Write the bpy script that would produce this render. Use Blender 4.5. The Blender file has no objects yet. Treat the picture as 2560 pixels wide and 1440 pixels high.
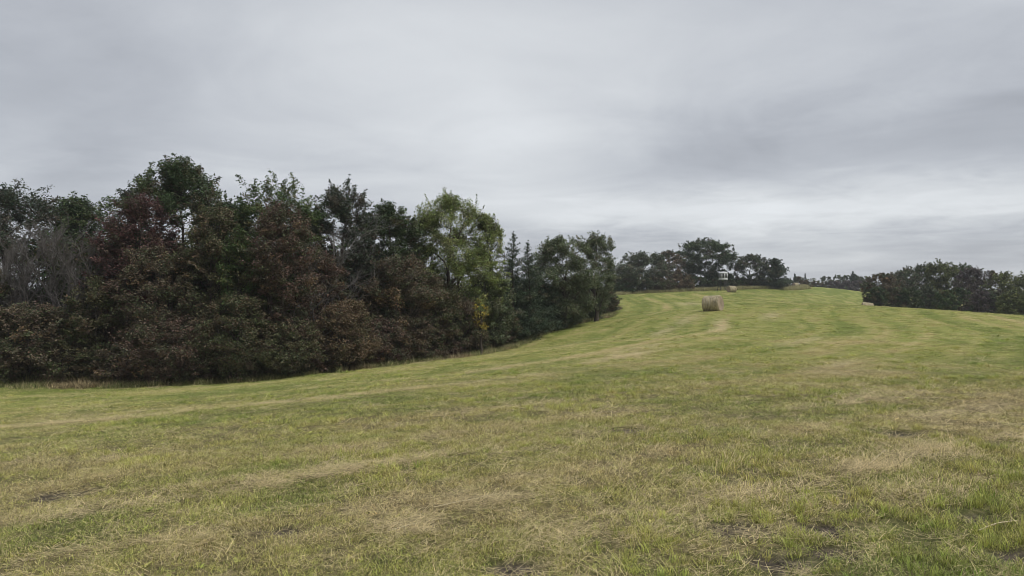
import bpy, math, random
import numpy as np

C = bpy.context.scene
COL = C.collection
F = 1668.0                      # focal length in photo pixels (2560 wide)
EYE = 1.6

# ------------------------------------------------------------------ camera
cam_data = bpy.data.cameras.new('camera')
cam_data.sensor_width = 36.0
cam_data.lens = 36.0 * F / 2560.0
cam_data.clip_start = 0.05
cam_data.clip_end = 8000.0
cam = bpy.data.objects.new('camera', cam_data)
COL.objects.link(cam)
cam.location = (0, 0, EYE)
cam.rotation_euler = (math.radians(90.0), 0, 0)
C.camera = cam

# ------------------------------------------------------------------ light
SUN_EL, SUN_AZ = 58.0, 125.0      # azimuth clockwise from the view direction (+Y)
world = bpy.data.worlds.new('World')
C.world = world
world.use_nodes = True
wt = world.node_tree
wt.nodes.clear()


def N(tree, kind, **kw):
    n = tree.nodes.new(kind)
    for k, v in kw.items():
        setattr(n, k, v)
    return n


class G:
    """small helper to write maths in a node tree"""
    def __init__(self, tree):
        self.t = tree

    def put(self, sock, v):
        if hasattr(v, 'is_linked') or isinstance(v, bpy.types.NodeSocket):
            self.t.links.new(v, sock)
        else:
            sock.default_value = v

    def m(self, op, a, b=0.0, c=0.0, clamp=False):
        n = N(self.t, 'ShaderNodeMath', operation=op, use_clamp=clamp)
        self.put(n.inputs[0], a); self.put(n.inputs[1], b); self.put(n.inputs[2], c)
        return n.outputs[0]

    def ramp(self, v, a, b, c=0.0, d=1.0, smooth=True):
        n = N(self.t, 'ShaderNodeMapRange', interpolation_type='SMOOTHSTEP' if smooth else 'LINEAR')
        self.put(n.inputs[0], v); self.put(n.inputs[1], a); self.put(n.inputs[2], b)
        self.put(n.inputs[3], c); self.put(n.inputs[4], d)
        return n.outputs[0]

    def mix(self, f, a, b, blend='MIX'):
        n = N(self.t, 'ShaderNodeMix', data_type='RGBA', blend_type=blend)
        self.put(n.inputs[0], f); self.put(n.inputs[6], a); self.put(n.inputs[7], b)
        return n.outputs[2]

    def xyz(self, x, y, z=0.0):
        n = N(self.t, 'ShaderNodeCombineXYZ')
        self.put(n.inputs[0], x); self.put(n.inputs[1], y); self.put(n.inputs[2], z)
        return n.outputs[0]

    def noise(self, vec, scale, detail=3.0, rough=0.5, dist=0.0):
        n = N(self.t, 'ShaderNodeTexNoise')
        self.put(n.inputs['Vector'], vec)
        n.inputs['Scale'].default_value = scale
        n.inputs['Detail'].default_value = detail
        n.inputs['Roughness'].default_value = rough
        n.inputs['Distortion'].default_value = dist
        return n.outputs['Fac']

    def attr(self, name, kind='GEOMETRY'):
        return N(self.t, 'ShaderNodeAttribute', attribute_name=name, attribute_type=kind)


g = G(wt)
sky = N(wt, 'ShaderNodeTexSky', sky_type='NISHITA')
sky.sun_disc = False
sky.sun_elevation = math.radians(SUN_EL)
sky.sun_rotation = math.radians(SUN_AZ)
tc = N(wt, 'ShaderNodeTexCoord')
sep = N(wt, 'ShaderNodeSeparateXYZ')
wt.links.new(tc.outputs['Generated'], sep.inputs[0])
dx, dy, dz = sep.outputs
az = g.m('ARCTAN2', dx, dy)                       # radians, right positive
el = g.m('MAXIMUM', dz, 0.0)
# cloud deck: flat layer seen in perspective
inv = g.m('DIVIDE', 1.0, g.m('ADD', el, 0.10))
P = g.xyz(g.m('MULTIPLY', dx, inv), g.m('MULTIPLY', dy, inv), 1.7)
big = g.noise(P, 0.42, 2.5, 0.45, 0.5)
fine = g.noise(P, 2.2, 6.0, 0.6, 0.5)
streak = g.noise(g.xyz(g.m('MULTIPLY', az, 1.3), g.m('MULTIPLY', el, 26.0), 4.2), 1.0, 4.0, 0.55, 0.4)


def bump(v, c, w):
    t = g.m('DIVIDE', g.m('SUBTRACT', v, c), w)
    return g.m('POWER', 2.718, g.m('MULTIPLY', g.m('MULTIPLY', t, t), -1.0))


val = g.m('ADD', 0.308, g.m('MULTIPLY', g.m('SUBTRACT', big, 0.5), 0.30))
mid = g.noise(P, 0.95, 5.0, 0.55, 0.8)
val = g.m('ADD', val, g.m('MULTIPLY', g.m('SUBTRACT', mid, 0.5), 0.15))
val = g.m('ADD', val, g.m('MULTIPLY', g.m('SUBTRACT', fine, 0.5), 0.06))
low = g.ramp(el, 0.14, 0.05)
val = g.m('ADD', val, g.m('MULTIPLY', low, g.m('MULTIPLY', g.m('SUBTRACT', streak, 0.5), 0.20)))
elw = g.m('ADD', el, g.m('MULTIPLY', g.m('SUBTRACT', fine, 0.5), 0.06))
right = g.ramp(az, -0.05, 0.30)
val = g.m('SUBTRACT', val, g.m('MULTIPLY', g.m('MULTIPLY', bump(elw, 0.195, 0.055), right), 0.08))   # darker bank
val = g.m('ADD', val, g.m('MULTIPLY', g.m('MULTIPLY', bump(elw, 0.108, 0.032), g.ramp(az, -0.15, 0.15)), 0.13))  # brighter gap
val = g.m('ADD', val, g.m('MULTIPLY', g.m('MULTIPLY', bump(az, -0.04, 0.2), bump(elw, 0.26, 0.1)), 0.06))
val = g.m('MAXIMUM', val, 0.20)
tint = g.mix(g.ramp(val, 0.25, 0.44), (0.94, 0.985, 1.075, 1), (0.965, 0.998, 1.035, 1))
cl = g.mix(1.0, tint, g.xyz(val, val, val), 'MULTIPLY')
bg_sky = N(wt, 'ShaderNodeBackground'); bg_sky.inputs[1].default_value = 0.10
wt.links.new(sky.outputs[0], bg_sky.inputs[0])
bg_cl = N(wt, 'ShaderNodeBackground'); bg_cl.inputs[1].default_value = 1.0
wt.links.new(cl, bg_cl.inputs[0])
mx = N(wt, 'ShaderNodeMixShader'); mx.inputs[0].default_value = 0.96
wt.links.new(bg_sky.outputs[0], mx.inputs[1]); wt.links.new(bg_cl.outputs[0], mx.inputs[2])
wo = N(wt, 'ShaderNodeOutputWorld')
wt.links.new(mx.outputs[0], wo.inputs[0])

sun_d = bpy.data.lights.new('sun', 'SUN')
sun_d.energy = 1.5
sun_d.angle = math.radians(28)
sun_d.color = (1.0, 0.97, 0.92)
sun = bpy.data.objects.new('sun', sun_d)
COL.objects.link(sun)
sun.rotation_euler = (math.radians(90 - SUN_EL), 0, math.radians(180 - SUN_AZ))
# lamp shines along its -Z; rotated so that it comes from azimuth SUN_AZ
C.view_settings.view_transform = 'Standard'
C.view_settings.look = 'None'
C.view_settings.exposure = 0.80
C.view_settings.gamma = 1.0
C.view_settings.use_curve_mapping = False
C.cycles.max_bounces = 6
C.cycles.diffuse_bounces = 3
C.cycles.use_denoising = True
C.cycles.denoiser = 'OPENIMAGEDENOISE'
C.cycles.denoising_input_passes = 'RGB_ALBEDO_NORMAL'
C.cycles.denoising_prefilter = 'ACCURATE'
C.cycles.pixel_filter_type = 'BLACKMAN_HARRIS'
C.cycles.filter_width = 0.9


# ------------------------------------------------------------------ helpers
def tag(o, label=None, cat=None, group=None, kind=None):
    if label: o['label'] = label
    if cat: o['category'] = cat
    if group: o['group'] = group
    if kind: o['kind'] = kind
    return o


def link(name, mesh, parent=None):
    o = bpy.data.objects.new(name, mesh)
    COL.objects.link(o)
    if parent is not None:
        o.parent = parent
    return o


def empty(name, loc, rot=(0, 0, 0)):
    o = bpy.data.objects.new(name, None)
    COL.objects.link(o)
    o.empty_display_size = 0.3
    o.location = loc
    o.rotation_euler = rot
    return o


def mesh_from(name, V, faces, mat, colors=None, smooth=False):
    """faces: list of int arrays (n,k); colors: one (n,3) array over all faces in order"""
    me = bpy.data.meshes.new(name)
    V = np.asarray(V, dtype=np.float32)
    me.vertices.add(len(V))
    me.vertices.foreach_set('co', V.ravel())
    loops, starts, pos = [], [], 0
    for f in faces:
        f = np.asarray(f, dtype=np.int32)
        if not len(f):
            continue
        k = f.shape[1]
        loops.append(f.ravel())
        starts.append(pos + np.arange(len(f), dtype=np.int32) * k)
        pos += f.size
    loops = np.concatenate(loops); starts = np.concatenate(starts)
    me.loops.add(len(loops))
    me.loops.foreach_set('vertex_index', loops)
    me.polygons.add(len(starts))
    me.polygons.foreach_set('loop_start', starts)
    me.update(calc_edges=True)
    if smooth:
        me.polygons.foreach_set('use_smooth', np.ones(len(starts), dtype=bool))
    if colors is not None:
        a = me.attributes.new('tone', 'FLOAT_COLOR', 'FACE')
        c4 = np.ones((len(starts), 4), dtype=np.float32)
        c4[:, :3] = colors
        a.data.foreach_set('color', c4.ravel())
    me.materials.append(mat)
    return me


def hash2(ix, iy, seed):
    h = (ix.astype(np.int64) * 374761393 + iy.astype(np.int64) * 668265263 + seed * 974634217) & 0xFFFFFFFF
    h = ((h ^ (h >> 13)) * 1274126177) & 0xFFFFFFFF
    h = h ^ (h >> 16)
    return (h & 0xFFFFFF) / float(0xFFFFFF)


def vnoise(x, y, seed=0):
    ix, iy = np.floor(x), np.floor(y)
    fx, fy = x - ix, y - iy
    fx = fx * fx * (3 - 2 * fx); fy = fy * fy * (3 - 2 * fy)
    a = hash2(ix, iy, seed); b = hash2(ix + 1, iy, seed)
    c = hash2(ix, iy + 1, seed); d = hash2(ix + 1, iy + 1, seed)
    return (a + (b - a) * fx) * (1 - fy) + (c + (d - c) * fx) * fy


def fbm(x, y, seed=0, octs=4):
    s, a, t = 0.0, 0.5, 0.0
    x = np.asarray(x, float); y = np.asarray(y, float)
    for k in range(octs):
        s = s + a * vnoise(x, y, seed + k * 17); t += a
        x = x * 2.03 + 11.3; y = y * 2.03 + 5.7; a *= 0.5
    return s / t


def sstep(a, b, x):
    t = np.clip((x - a) / (b - a), 0, 1)
    return t * t * (3 - 2 * t)


# ------------------------------------------------------------------ terrain
def pz(px, py, Y):
    return ((px - 1280) / F * Y, Y, EYE + (720 - py) / F * Y)


_ctrl = [(0, 0, 0), (4, 0, 0.02), (-4, 0, -0.2), (0, -8, 0.1), (10, -8, 0.3), (-12, -8, -0.7), (-28, 4, -1.9), (-30, -12, -1.7),
         (14, 4, 0.1), (30, 6, 0.0), (30, -14, 0.3), (55, 20, -1.2), (60, -10, -0.8), (0, 5, -0.12), (3, 5, -0.06),
         pz(0, 965, 31), pz(-300, 968, 30), pz(-800, 970, 30), pz(250, 965, 32), pz(550, 958, 33), pz(800, 933, 36), pz(1000, 910, 39),
         pz(1120, 897, 42), pz(1240, 878, 46), pz(1300, 850, 52), pz(1400, 816, 60), pz(1500, 795, 68),
         pz(1530, 772, 77), pz(1545, 740, 110), pz(1620, 734, 125), pz(1700, 729, 135), pz(1820, 725, 143), pz(1783, 777, 55),
         pz(1900, 741, 108), pz(2000, 757, 84), pz(1950, 723, 150), pz(2160, 766, 76), pz(2360, 777, 66), pz(2560, 790, 58),
         pz(2800, 808, 50), pz(1650, 850, 32), pz(2000, 900, 21), pz(2300, 830, 34),
         pz(2165, 778, 92), pz(2360, 800, 96), pz(2560, 815, 92), pz(2760, 830, 84), pz(2260, 800, 112), pz(2500, 800, 130),
         pz(2080, 757, 120), pz(2080, 741, 150), pz(2060, 722, 205), pz(2160, 722, 220), pz(1990, 721, 175),
         pz(1700, 724, 175), pz(1500, 728, 170), pz(1850, 722, 180), (-15, 60, -3.6), (-40, 55, -3.8), (-10, 95, -3.2), (-60, 100, -4.5), (0, 140, -1.2),
         (-70, 20, -3.6), (-90, 60, -4.5), (120, 60, -5.0), (140, 130, -5.0), (110, 220, -1.5), (0, 250, 0), (60, 300, 0.6), (200, 300, -3),
         pz(2260, 750, 165), pz(2400, 772, 165), pz(2560, 778, 165), pz(2800, 780, 165), pz(2300, 748, 205), pz(2500, 760, 205), pz(2250, 732, 240), pz(2450, 742, 250)]
_cp = np.array(_ctrl, float)


def _phi(r):
    return r * r * np.log(r + 1e-6)


def _fit():
    n = len(_cp)
    d = np.hypot(_cp[:, None, 0] - _cp[None, :, 0], _cp[:, None, 1] - _cp[None, :, 1]) / 50.0
    K = _phi(d) + np.eye(n) * 0.0008
    Pm = np.c_[np.ones(n), _cp[:, :2] / 50.0]
    A = np.block([[K, Pm], [Pm.T, np.zeros((3, 3))]])
    return np.linalg.solve(A, np.r_[_cp[:, 2], 0, 0, 0])


_w = _fit()


def ground_z(x, y, rough=True):
    x = np.atleast_1d(np.asarray(x, float)); y = np.atleast_1d(np.asarray(y, float))
    out = np.empty_like(x)
    for s in range(0, len(x), 20000):
        xs, ys = x[s:s + 20000], y[s:s + 20000]
        d = np.hypot(xs[:, None] - _cp[None, :, 0], ys[:, None] - _cp[None, :, 1]) / 50.0
        out[s:s + 20000] = _phi(d) @ _w[:-3] + _w[-3] + _w[-2] * xs / 50.0 + _w[-1] * ys / 50.0
    r = np.hypot(x - 20, y - 80)
    k = sstep(170, 330, r)
    out = out * (1 - k) + (-2.5 + 5.0 * (fbm(x / 260.0, y / 260.0, 5, 3) - 0.5)) * k
    if rough:
        out = out + 0.09 * (fbm(x * 0.5, y * 0.5, 3, 3) - 0.5) + 0.05 * (fbm(x * 2.6, y * 2.6, 8, 3) - 0.5)
        out = out - 0.03 * sstep(0.3, 0.9, soil_mask(x, y))
    return out


def gz(x, y):
    return float(ground_z([x], [y])[0])


def hit(px, py):
    """where the sight line through a photo pixel meets the ground"""
    Y = np.geomspace(2.0, 240, 900)
    X = (px - 1280) / F * Y
    z = EYE + (720 - py) / F * Y
    b = np.nonzero(z - ground_z(X, Y, False) < 0)[0]
    k = b[0] if len(b) else -1
    return float(X[k]), float(Y[k])


_EDGE = np.array([(-80, 27), (-24, 31), (-14.5, 32.6), (-9, 36), (-6.5, 39), (-4, 42), (-1.1, 46), (0.8, 52), (4.5, 60), (9, 68),
                  (11.0, 77), (14.5, 110), (22, 128), (34, 135), (46, 143), (60, 151), (77, 176), (118, 280)], float)


def row_coords(x, y):
    """distance into the field from the wood's edge, and the way along that edge: mowing rows follow it"""
    x = np.asarray(x, float); y = np.asarray(y, float)
    acc = np.zeros_like(x); wsum = np.zeros_like(x); al = np.zeros_like(x)
    best = np.full(x.shape, 1e9)
    s0 = 0.0
    for a, b in zip(_EDGE[:-1], _EDGE[1:]):
        d = b - a; L = math.hypot(*d); u = d / L
        t = np.clip(((x - a[0]) * u[0] + (y - a[1]) * u[1]) / L, 0, 1)
        qx, qy = a[0] + t * d[0], a[1] + t * d[1]
        dist = np.hypot(x - qx, y - qy)
        sgn = np.where((x - a[0]) * u[1] - (y - a[1]) * u[0] >= 0, 1.0, -1.0)
        w = 1.0 / (dist + 0.4) ** 3
        acc += w * dist * sgn; al += w * (s0 + t * L); wsum += w
        best = np.minimum(best, dist)
        s0 += L
    return np.sign(acc) * best, al / wsum


_SOIL = []      # filled once hit() works: (x, y, rx, ry)


def soil_mask(x, y):
    m = np.zeros_like(np.asarray(x, float))
    for (sx, sy, rx, ry) in _SOIL:
        m = np.maximum(m, np.exp(-(((x - sx) / rx) ** 2 + ((y - sy) / ry) ** 2)))
    return m * (0.45 + 1.1 * fbm(x * 5.0, y * 5.0, 71, 3))


for (px, py, r) in [(1830, 1330, .3), (2060, 1320, .24), (2090, 1385, .26), (2440, 1290, .16), (2530, 1385, .22), (1960, 1410, .25), (660, 1330, .16),
                    (1560, 1080, .3), (1300, 1435, .2), (130, 1240, .3), (700, 1330, .2), (2250, 1090, .28)]:
    sx, sy = hit(px, py)
    _SOIL.append((sx, sy, r * 1.15, r * 0.75))

_STRAW = []     # pale windrow remains: x, y, length, width, direction, weight
for (px, py, L, W, wgt) in [(880, 1178, 1.3, .16, 1.0), (700, 1190, 1.0, .14, .6), (820, 1000, 1.2, .2, .5), (2170, 1000, 1.3, .4, 1.0), (2420, 1025, 1.2, .3, .9),
                            (2180, 1165, .8, .22, 1.0), (2300, 1135, .7, .25, 1.0), (1230, 1260, .35, .16, .9), (1040, 1320, .22, .2, .9),
                            (2090, 915, 1.2, .3, .8), (1560, 890, 2.5, .5, .9), (1600, 870, 2.5, .4, .7), (1230, 925, 1.2, .3, 1.0), (1430, 860, 2.5, .4, .5),
                            (1720, 800, 4, .7, .6), (1800, 815, 5, .5, .7), (2000, 855, 2.5, .5, .6), (1930, 790, 3, .7, .6), (1660, 830, 4, .5, .7),
                            (2330, 1230, .5, .2, .5), (120, 1290, .8, .15, .6), (1500, 1330, .5, .25, .5), (1900, 1230, .7, .3, .6), (2540, 1100, .6, .2, .7),
                            (330, 1030, 1.2, .2, .6), (1330, 1010, 1.2, .2, .4), (1720, 760, 4, 1.2, .6), (600, 1205, .7, .12, .7), (250, 1370, .6, .1, .6)]:
    sx, sy = hit(px, py)
    _STRAW.append((sx, sy, L, W, wgt))


def straw_mask(x, y):
    m = np.zeros_like(np.asarray(x, float))
    for (sx, sy, L, W, wgt) in _STRAW:
        r0, a0 = row_coords(np.array([sx, sx + .3, sx]), np.array([sy, sy, sy + .3]))
        gx, gy = (r0[1] - r0[0]), (r0[2] - r0[0])
        n = math.hypot(gx, gy) + 1e-6
        gx, gy = gx / n, gy / n
        dxn = (x - sx) * gx + (y - sy) * gy
        dal = -(x - sx) * gy + (y - sy) * gx
        m = np.maximum(m, wgt * np.exp(-(dxn / W) ** 2 - (dal / L) ** 2))
    return m


def swath(row, al, y):
    """thin pale lines where the rake left a little hay, every few metres along the rows"""
    w = row + 0.7 * (fbm(al * 0.06, row * 0.02, 131, 2) - .5)
    ph = np.mod(w, 4.3) - 2.15
    wid = 0.20 + 0.004 * np.clip(y, 0, 120)
    return np.exp(-(ph / wid) ** 2) * sstep(.42, .60, fbm(al * 0.09, np.floor(w / 4.3) * 3.7, 137, 2)) * sstep(6, 16, y)


def dryness(x, y):
    row, al = row_coords(x, y)
    a = fbm(x * 0.22, y * 0.22, 21, 3) - 0.5
    b = fbm(x * 1.1, y * 1.1, 33, 3) - 0.5
    c = fbm(row * 0.95, al * 0.035, 44, 3) - 0.5
    e = fbm(row * 2.6, al * 0.06, 55, 2) - 0.5
    k = 1 + 0.8 * sstep(12, 40, y)
    d = 0.425 + (1.1 - .6 * sstep(15, 45, y)) * a + 0.8 * b + (0.80 - .35 * sstep(25, 60, y)) * c + k * 0.5 * e
    d = d - 0.42 * np.exp(-np.maximum(row, 0) / 2.2)
    far = sstep(35, 90, y)
    d = d - 0.20 * far + 0.06 * (1 - sstep(5, 13, y))
    d = np.minimum(d, 1 - .40 * sstep(25, 55, y)) + .55 * swath(row, al, y)
    return np.clip(d, 0, 1), row, al


# ------------------------------------------------------------------ materials
def new_mat(name):
    m = bpy.data.materials.new(name)
    m.use_nodes = True
    m.node_tree.nodes.clear()
    return m, m.node_tree, G(m.node_tree)


def finish(m, t, shader):
    o = N(t, 'ShaderNodeOutputMaterial')
    t.links.new(shader, o.inputs[0])
    return m


def principled(t, gg, col, rough=0.7, spec=0.3, normal=None):
    b = N(t, 'ShaderNodeBsdfPrincipled')
    gg.put(b.inputs['Base Color'], col)
    gg.put(b.inputs['Roughness'], rough)
    b.inputs['Specular IOR Level'].default_value = spec
    if normal is not None:
        t.links.new(normal, b.inputs['Normal'])
    return b.outputs[0]


def leaf_material(name, trans=0.22):
    m, t, gg = new_mat(name)
    col = gg.attr('tone').outputs['Color']
    p = principled(t, gg, col, 0.55, 0.22)
    tr = N(t, 'ShaderNodeBsdfTranslucent')
    gg.put(tr.inputs[0], col)
    mixs = N(t, 'ShaderNodeMixShader'); mixs.inputs[0].default_value = trans
    t.links.new(p, mixs.inputs[1]); t.links.new(tr.outputs[0], mixs.inputs[2])
    return finish(m, t, mixs.outputs[0])


def bark_material(name, a, b, scale=6.0):
    m, t, gg = new_mat(name)
    co = N(t, 'ShaderNodeTexCoord').outputs['Object']
    mp = N(t, 'ShaderNodeMapping'); mp.inputs['Scale'].default_value = (1, 1, 0.25)
    t.links.new(co, mp.inputs[0])
    n = gg.noise(mp.outputs[0], scale, 5.0, 0.65)
    col = gg.mix(gg.ramp(n, 0.3, 0.7), a, b)
    bp = N(t, 'ShaderNodeBump'); bp.inputs['Strength'].default_value = 0.6; bp.inputs['Distance'].default_value = 0.02
    t.links.new(n, bp.inputs['Height'])
    return finish(m, t, principled(t, gg, col, 0.9, 0.15, bp.outputs[0]))


M_LEAF = leaf_material('leaf')
M_NEEDLE = leaf_material('cedar_needle', 0.08)
M_BARK = bark_material('dark_bark', (0.035, 0.028, 0.024, 1), (0.09, 0.075, 0.062, 1))
M_GREYBARK = bark_material('grey_dead_bark', (0.11, 0.10, 0.095, 1), (0.20, 0.188, 0.18, 1))
M_TWIG = bark_material('grey_twig_bark', (0.085, 0.075, 0.072, 1), (0.15, 0.138, 0.132, 1))


def ground_material():
    m, t, gg = new_mat('mown_turf')
    co = N(t, 'ShaderNodeTexCoord').outputs['Object']
    at = gg.attr('field')                       # R dryness, G bare soil, B straw
    s = N(t, 'ShaderNodeSeparateColor'); t.links.new(at.outputs['Color'], s.inputs[0])
    dry, soil, straw = s.outputs[0], s.outputs[1], s.outputs[2]
    rw = N(t, 'ShaderNodeSeparateXYZ'); t.links.new(gg.attr('rows').outputs['Vector'], rw.inputs[0])
    row, along, near = rw.outputs
    st = gg.noise(gg.xyz(gg.m('MULTIPLY', row, 1.1), gg.m('MULTIPLY', along, 0.06), 0.0), 1.0, 4.0, 0.6)
    st2 = gg.noise(gg.xyz(gg.m('MULTIPLY', row, 0.34), gg.m('MULTIPLY', along, 0.03), 3.0), 1.0, 3.0, 0.6)
    n1 = gg.noise(co, 0.8, 6.0, 0.65)
    n2 = gg.noise(co, 14.0, 4.0, 0.7)
    d = gg.m('ADD', dry, gg.m('MULTIPLY', gg.m('SUBTRACT', st, 0.5), 0.9))
    d = gg.m('ADD', d, gg.m('MULTIPLY', gg.m('SUBTRACT', st2, 0.5), 0.7))
    d = gg.m('ADD', d, gg.m('MULTIPLY', gg.m('SUBTRACT', n1, 0.5), 0.7))
    d = gg.m('ADD', d, gg.m('MULTIPLY', gg.m('SUBTRACT', n2, 0.5), 0.7), 0, True)
    c = gg.mix(gg.ramp(d, 0.0, 0.55), (0.150, 0.180, 0.042, 1), (0.250, 0.258, 0.078, 1))
    c = gg.mix(gg.ramp(d, 0.5, 1.0), c, (0.36, 0.305, 0.135, 1))
    c = gg.mix(straw, c, (0.48, 0.40, 0.24, 1))
    # close to the viewer the blades are modelled: what lies between them is thatch and soil
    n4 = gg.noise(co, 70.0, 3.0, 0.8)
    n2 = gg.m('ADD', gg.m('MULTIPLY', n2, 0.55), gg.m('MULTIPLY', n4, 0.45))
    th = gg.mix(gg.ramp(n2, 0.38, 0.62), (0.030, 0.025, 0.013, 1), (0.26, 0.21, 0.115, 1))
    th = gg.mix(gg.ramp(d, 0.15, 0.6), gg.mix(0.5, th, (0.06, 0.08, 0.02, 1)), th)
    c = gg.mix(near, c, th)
    c = gg.mix(gg.ramp(soil, 0.3, 0.8), c, gg.mix(gg.ramp(n2, .35, .65), (0.024, 0.020, 0.016, 1), (0.13, 0.108, 0.085, 1)))
    # leaf litter under the wood
    lit = gg.mix(gg.ramp(gg.noise(co, 5.0, 5.0, 0.7), .3, .7), (0.035, 0.028, 0.018, 1), (0.10, 0.07, 0.045, 1))
    c = gg.mix(gg.ramp(gg.m('ADD', row, gg.m('MULTIPLY', gg.m('SUBTRACT', n1, 0.5), 2.0)), -0.6, -2.4), c, lit)
    bp = N(t, 'ShaderNodeBump'); bp.inputs['Strength'].default_value = 0.9; bp.inputs['Distance'].default_value = 0.05
    t.links.new(gg.noise(co, 9.0, 6.0, 0.7), bp.inputs['Height'])
    return finish(m, t, principled(t, gg, c, 0.95, 0.1, bp.outputs[0]))


M_GROUND = ground_material()


def blade_material(name):
    m, t, gg = new_mat(name)
    tint_ = gg.attr('tint', 'INSTANCER').outputs['Color']
    tone = gg.attr('tone').outputs['Color']        # per blade: R value, G dryness
    s = N(t, 'ShaderNodeSeparateColor'); t.links.new(tone, s.inputs[0])
    c = gg.mix(s.outputs[1], tint_, (0.52, 0.43, 0.24, 1))
    v = gg.m('ADD', 0.28, gg.m('MULTIPLY', s.outputs[0], 1.5))
    c = gg.mix(1.0, c, gg.xyz(v, v, v), 'MULTIPLY')
    p = principled(t, gg, c, 0.6, 0.2)
    tr = N(t, 'ShaderNodeBsdfTranslucent'); gg.put(tr.inputs[0], c)
    mixs = N(t, 'ShaderNodeMixShader'); mixs.inputs[0].default_value = 0.25
    t.links.new(p, mixs.inputs[1]); t.links.new(tr.outputs[0], mixs.inputs[2])
    return finish(m, t, mixs.outputs[0])


M_BLADE = blade_material('grass_blade')


def hay_material(name, a, b, rings=False):
    m, t, gg = new_mat(name)
    co = N(t, 'ShaderNodeTexCoord').outputs['Object']
    mp = N(t, 'ShaderNodeMapping')
    mp.inputs['Scale'].default_value = (1, 1, 1) if rings else (9.0, 1.6, 1.6)
    t.links.new(co, mp.inputs[0])
    n = gg.noise(mp.outputs[0], 9.0 if rings else 3.0, 6.0, 0.7)
    n3 = gg.noise(co, 2.3, 3.0, 0.6)
    f = gg.m('ADD', gg.m('MULTIPLY', n, 0.65), gg.m('MULTIPLY', n3, 0.35))
    c = gg.mix(gg.ramp(f, 0.33, 0.67), a, b)
    bp = N(t, 'ShaderNodeBump'); bp.inputs['Strength'].default_value = 0.9; bp.inputs['Distance'].default_value = 0.03
    t.links.new(n, bp.inputs['Height'])
    return finish(m, t, principled(t, gg, c, 0.9, 0.15, bp.outputs[0]))


M_WRAP = hay_material('weathered_hay', (0.15, 0.125, 0.075, 1), (0.48, 0.41, 0.265, 1))
M_HAYEND = hay_material('hay_end', (0.20, 0.16, 0.11, 1), (0.46, 0.37, 0.27, 1), True)
M_NET = hay_material('net_wrap', (0.45, 0.42, 0.33, 1), (0.58, 0.54, 0.44, 1))


def plain(name, col, rough=0.5, spec=0.4, dirt=0.12):
    m, t, gg = new_mat(name)
    co = N(t, 'ShaderNodeTexCoord').outputs['Object']
    n = gg.noise(co, 3.0, 5.0, 0.6)
    c = gg.mix(gg.m('MULTIPLY', n, dirt * 2), col, tuple(v * 0.6 for v in col[:3]) + (1,))
    return finish(m, t, principled(t, gg, c, rough, spec))


M_WHITE = plain('white_fibreglass', (0.58, 0.58, 0.58, 1), 0.45)
M_DARK = plain('dark_interior', (0.02, 0.02, 0.022, 1), 0.35)
M_STALK = plain('pale_stalk', (0.62, 0.53, 0.35, 1), 0.7, 0.2)
M_STEEL = plain('dark_steel', (0.045, 0.045, 0.045, 1), 0.6)

# ------------------------------------------------------------------ the field
def build_ground():
    ang = np.concatenate([np.linspace(-58, 58, 360), np.linspace(58, 302, 80)[1:-1]])
    rad = np.concatenate([[0.0], np.geomspace(0.7, 1500, 250)])
    th = np.radians(ang)
    na, nr = len(th), len(rad)
    R, T = np.meshgrid(rad[1:], th, indexing='ij')
    x = np.concatenate([[0.0], (R * np.sin(T)).ravel()])
    y = np.concatenate([[0.0], (R * np.cos(T)).ravel()])
    z = ground_z(x, y)
    V = np.c_[x, y, z]
    i = np.arange(nr - 2)[:, None] * na + np.arange(na)[None, :] + 1
    j = np.arange(nr - 2)[:, None] * na + (np.arange(na)[None, :] + 1) % na + 1
    quads = np.stack([i, i + na, j + na, j], -1).reshape(-1, 4)[:, ::-1]
    k = np.arange(na)
    tris = np.stack([np.zeros(na, int), 1 + k, 1 + (k + 1) % na], -1)[:, ::-1]
    me = mesh_from('ground', V, [quads, tris], M_GROUND, smooth=True)
    d, row, al = dryness(x, y)
    so = np.clip(soil_mask(x, y), 0, 1); st = np.clip(straw_mask(x, y), 0, 1)
    a = me.attributes.new('field', 'FLOAT_COLOR', 'POINT')
    a.data.foreach_set('color', np.c_[d, so, st, np.ones(len(x))].astype(np.float32).ravel())
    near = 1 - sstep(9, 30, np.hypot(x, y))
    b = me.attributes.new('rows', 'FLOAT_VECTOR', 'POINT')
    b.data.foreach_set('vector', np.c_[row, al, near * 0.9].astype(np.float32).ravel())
    o = link('ground', me)
    tag(o, kind='structure')
    return o


ground = build_ground()

# ------------------------------------------------------------------ grass
def blade_mesh(name, blades):
    """blades: list of (x, y, az, lean, length, width, bend, value, dry)"""
    V, Q, T, cq, ct = [], [], [], [], []
    for (x, y, azm, lean, L, W, bend, val_, dry) in blades:
        ca, sa = math.cos(azm), math.sin(azm)
        side = (-sa * W / 2, ca * W / 2)
        b = len(V)
        h, r, ang = 0.0, 0.0, lean
        for k, wf in enumerate((0.8, 1.0, 0.7)):
            cx, cy = x + ca * r, y + sa * r
            V.append((cx - side[0] * wf, cy - side[1] * wf, h)); V.append((cx + side[0] * wf, cy + side[1] * wf, h))
            h += math.cos(ang) * L / 3; r += math.sin(ang) * L / 3
            h = max(h, 0.004); ang += bend
        V.append((x + ca * r, y + sa * r, h))
        Q += [(b, b + 1, b + 3, b + 2), (b + 2, b + 3, b + 5, b + 4)]
        T.append((b + 4, b + 5, b + 6))
        cq += [(val_, dry, 0)] * 2; ct.append((val_, dry, 0))
    return mesh_from(name, V, [np.array(Q), np.array(T)], M_BLADE, np.array(cq + ct))


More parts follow.
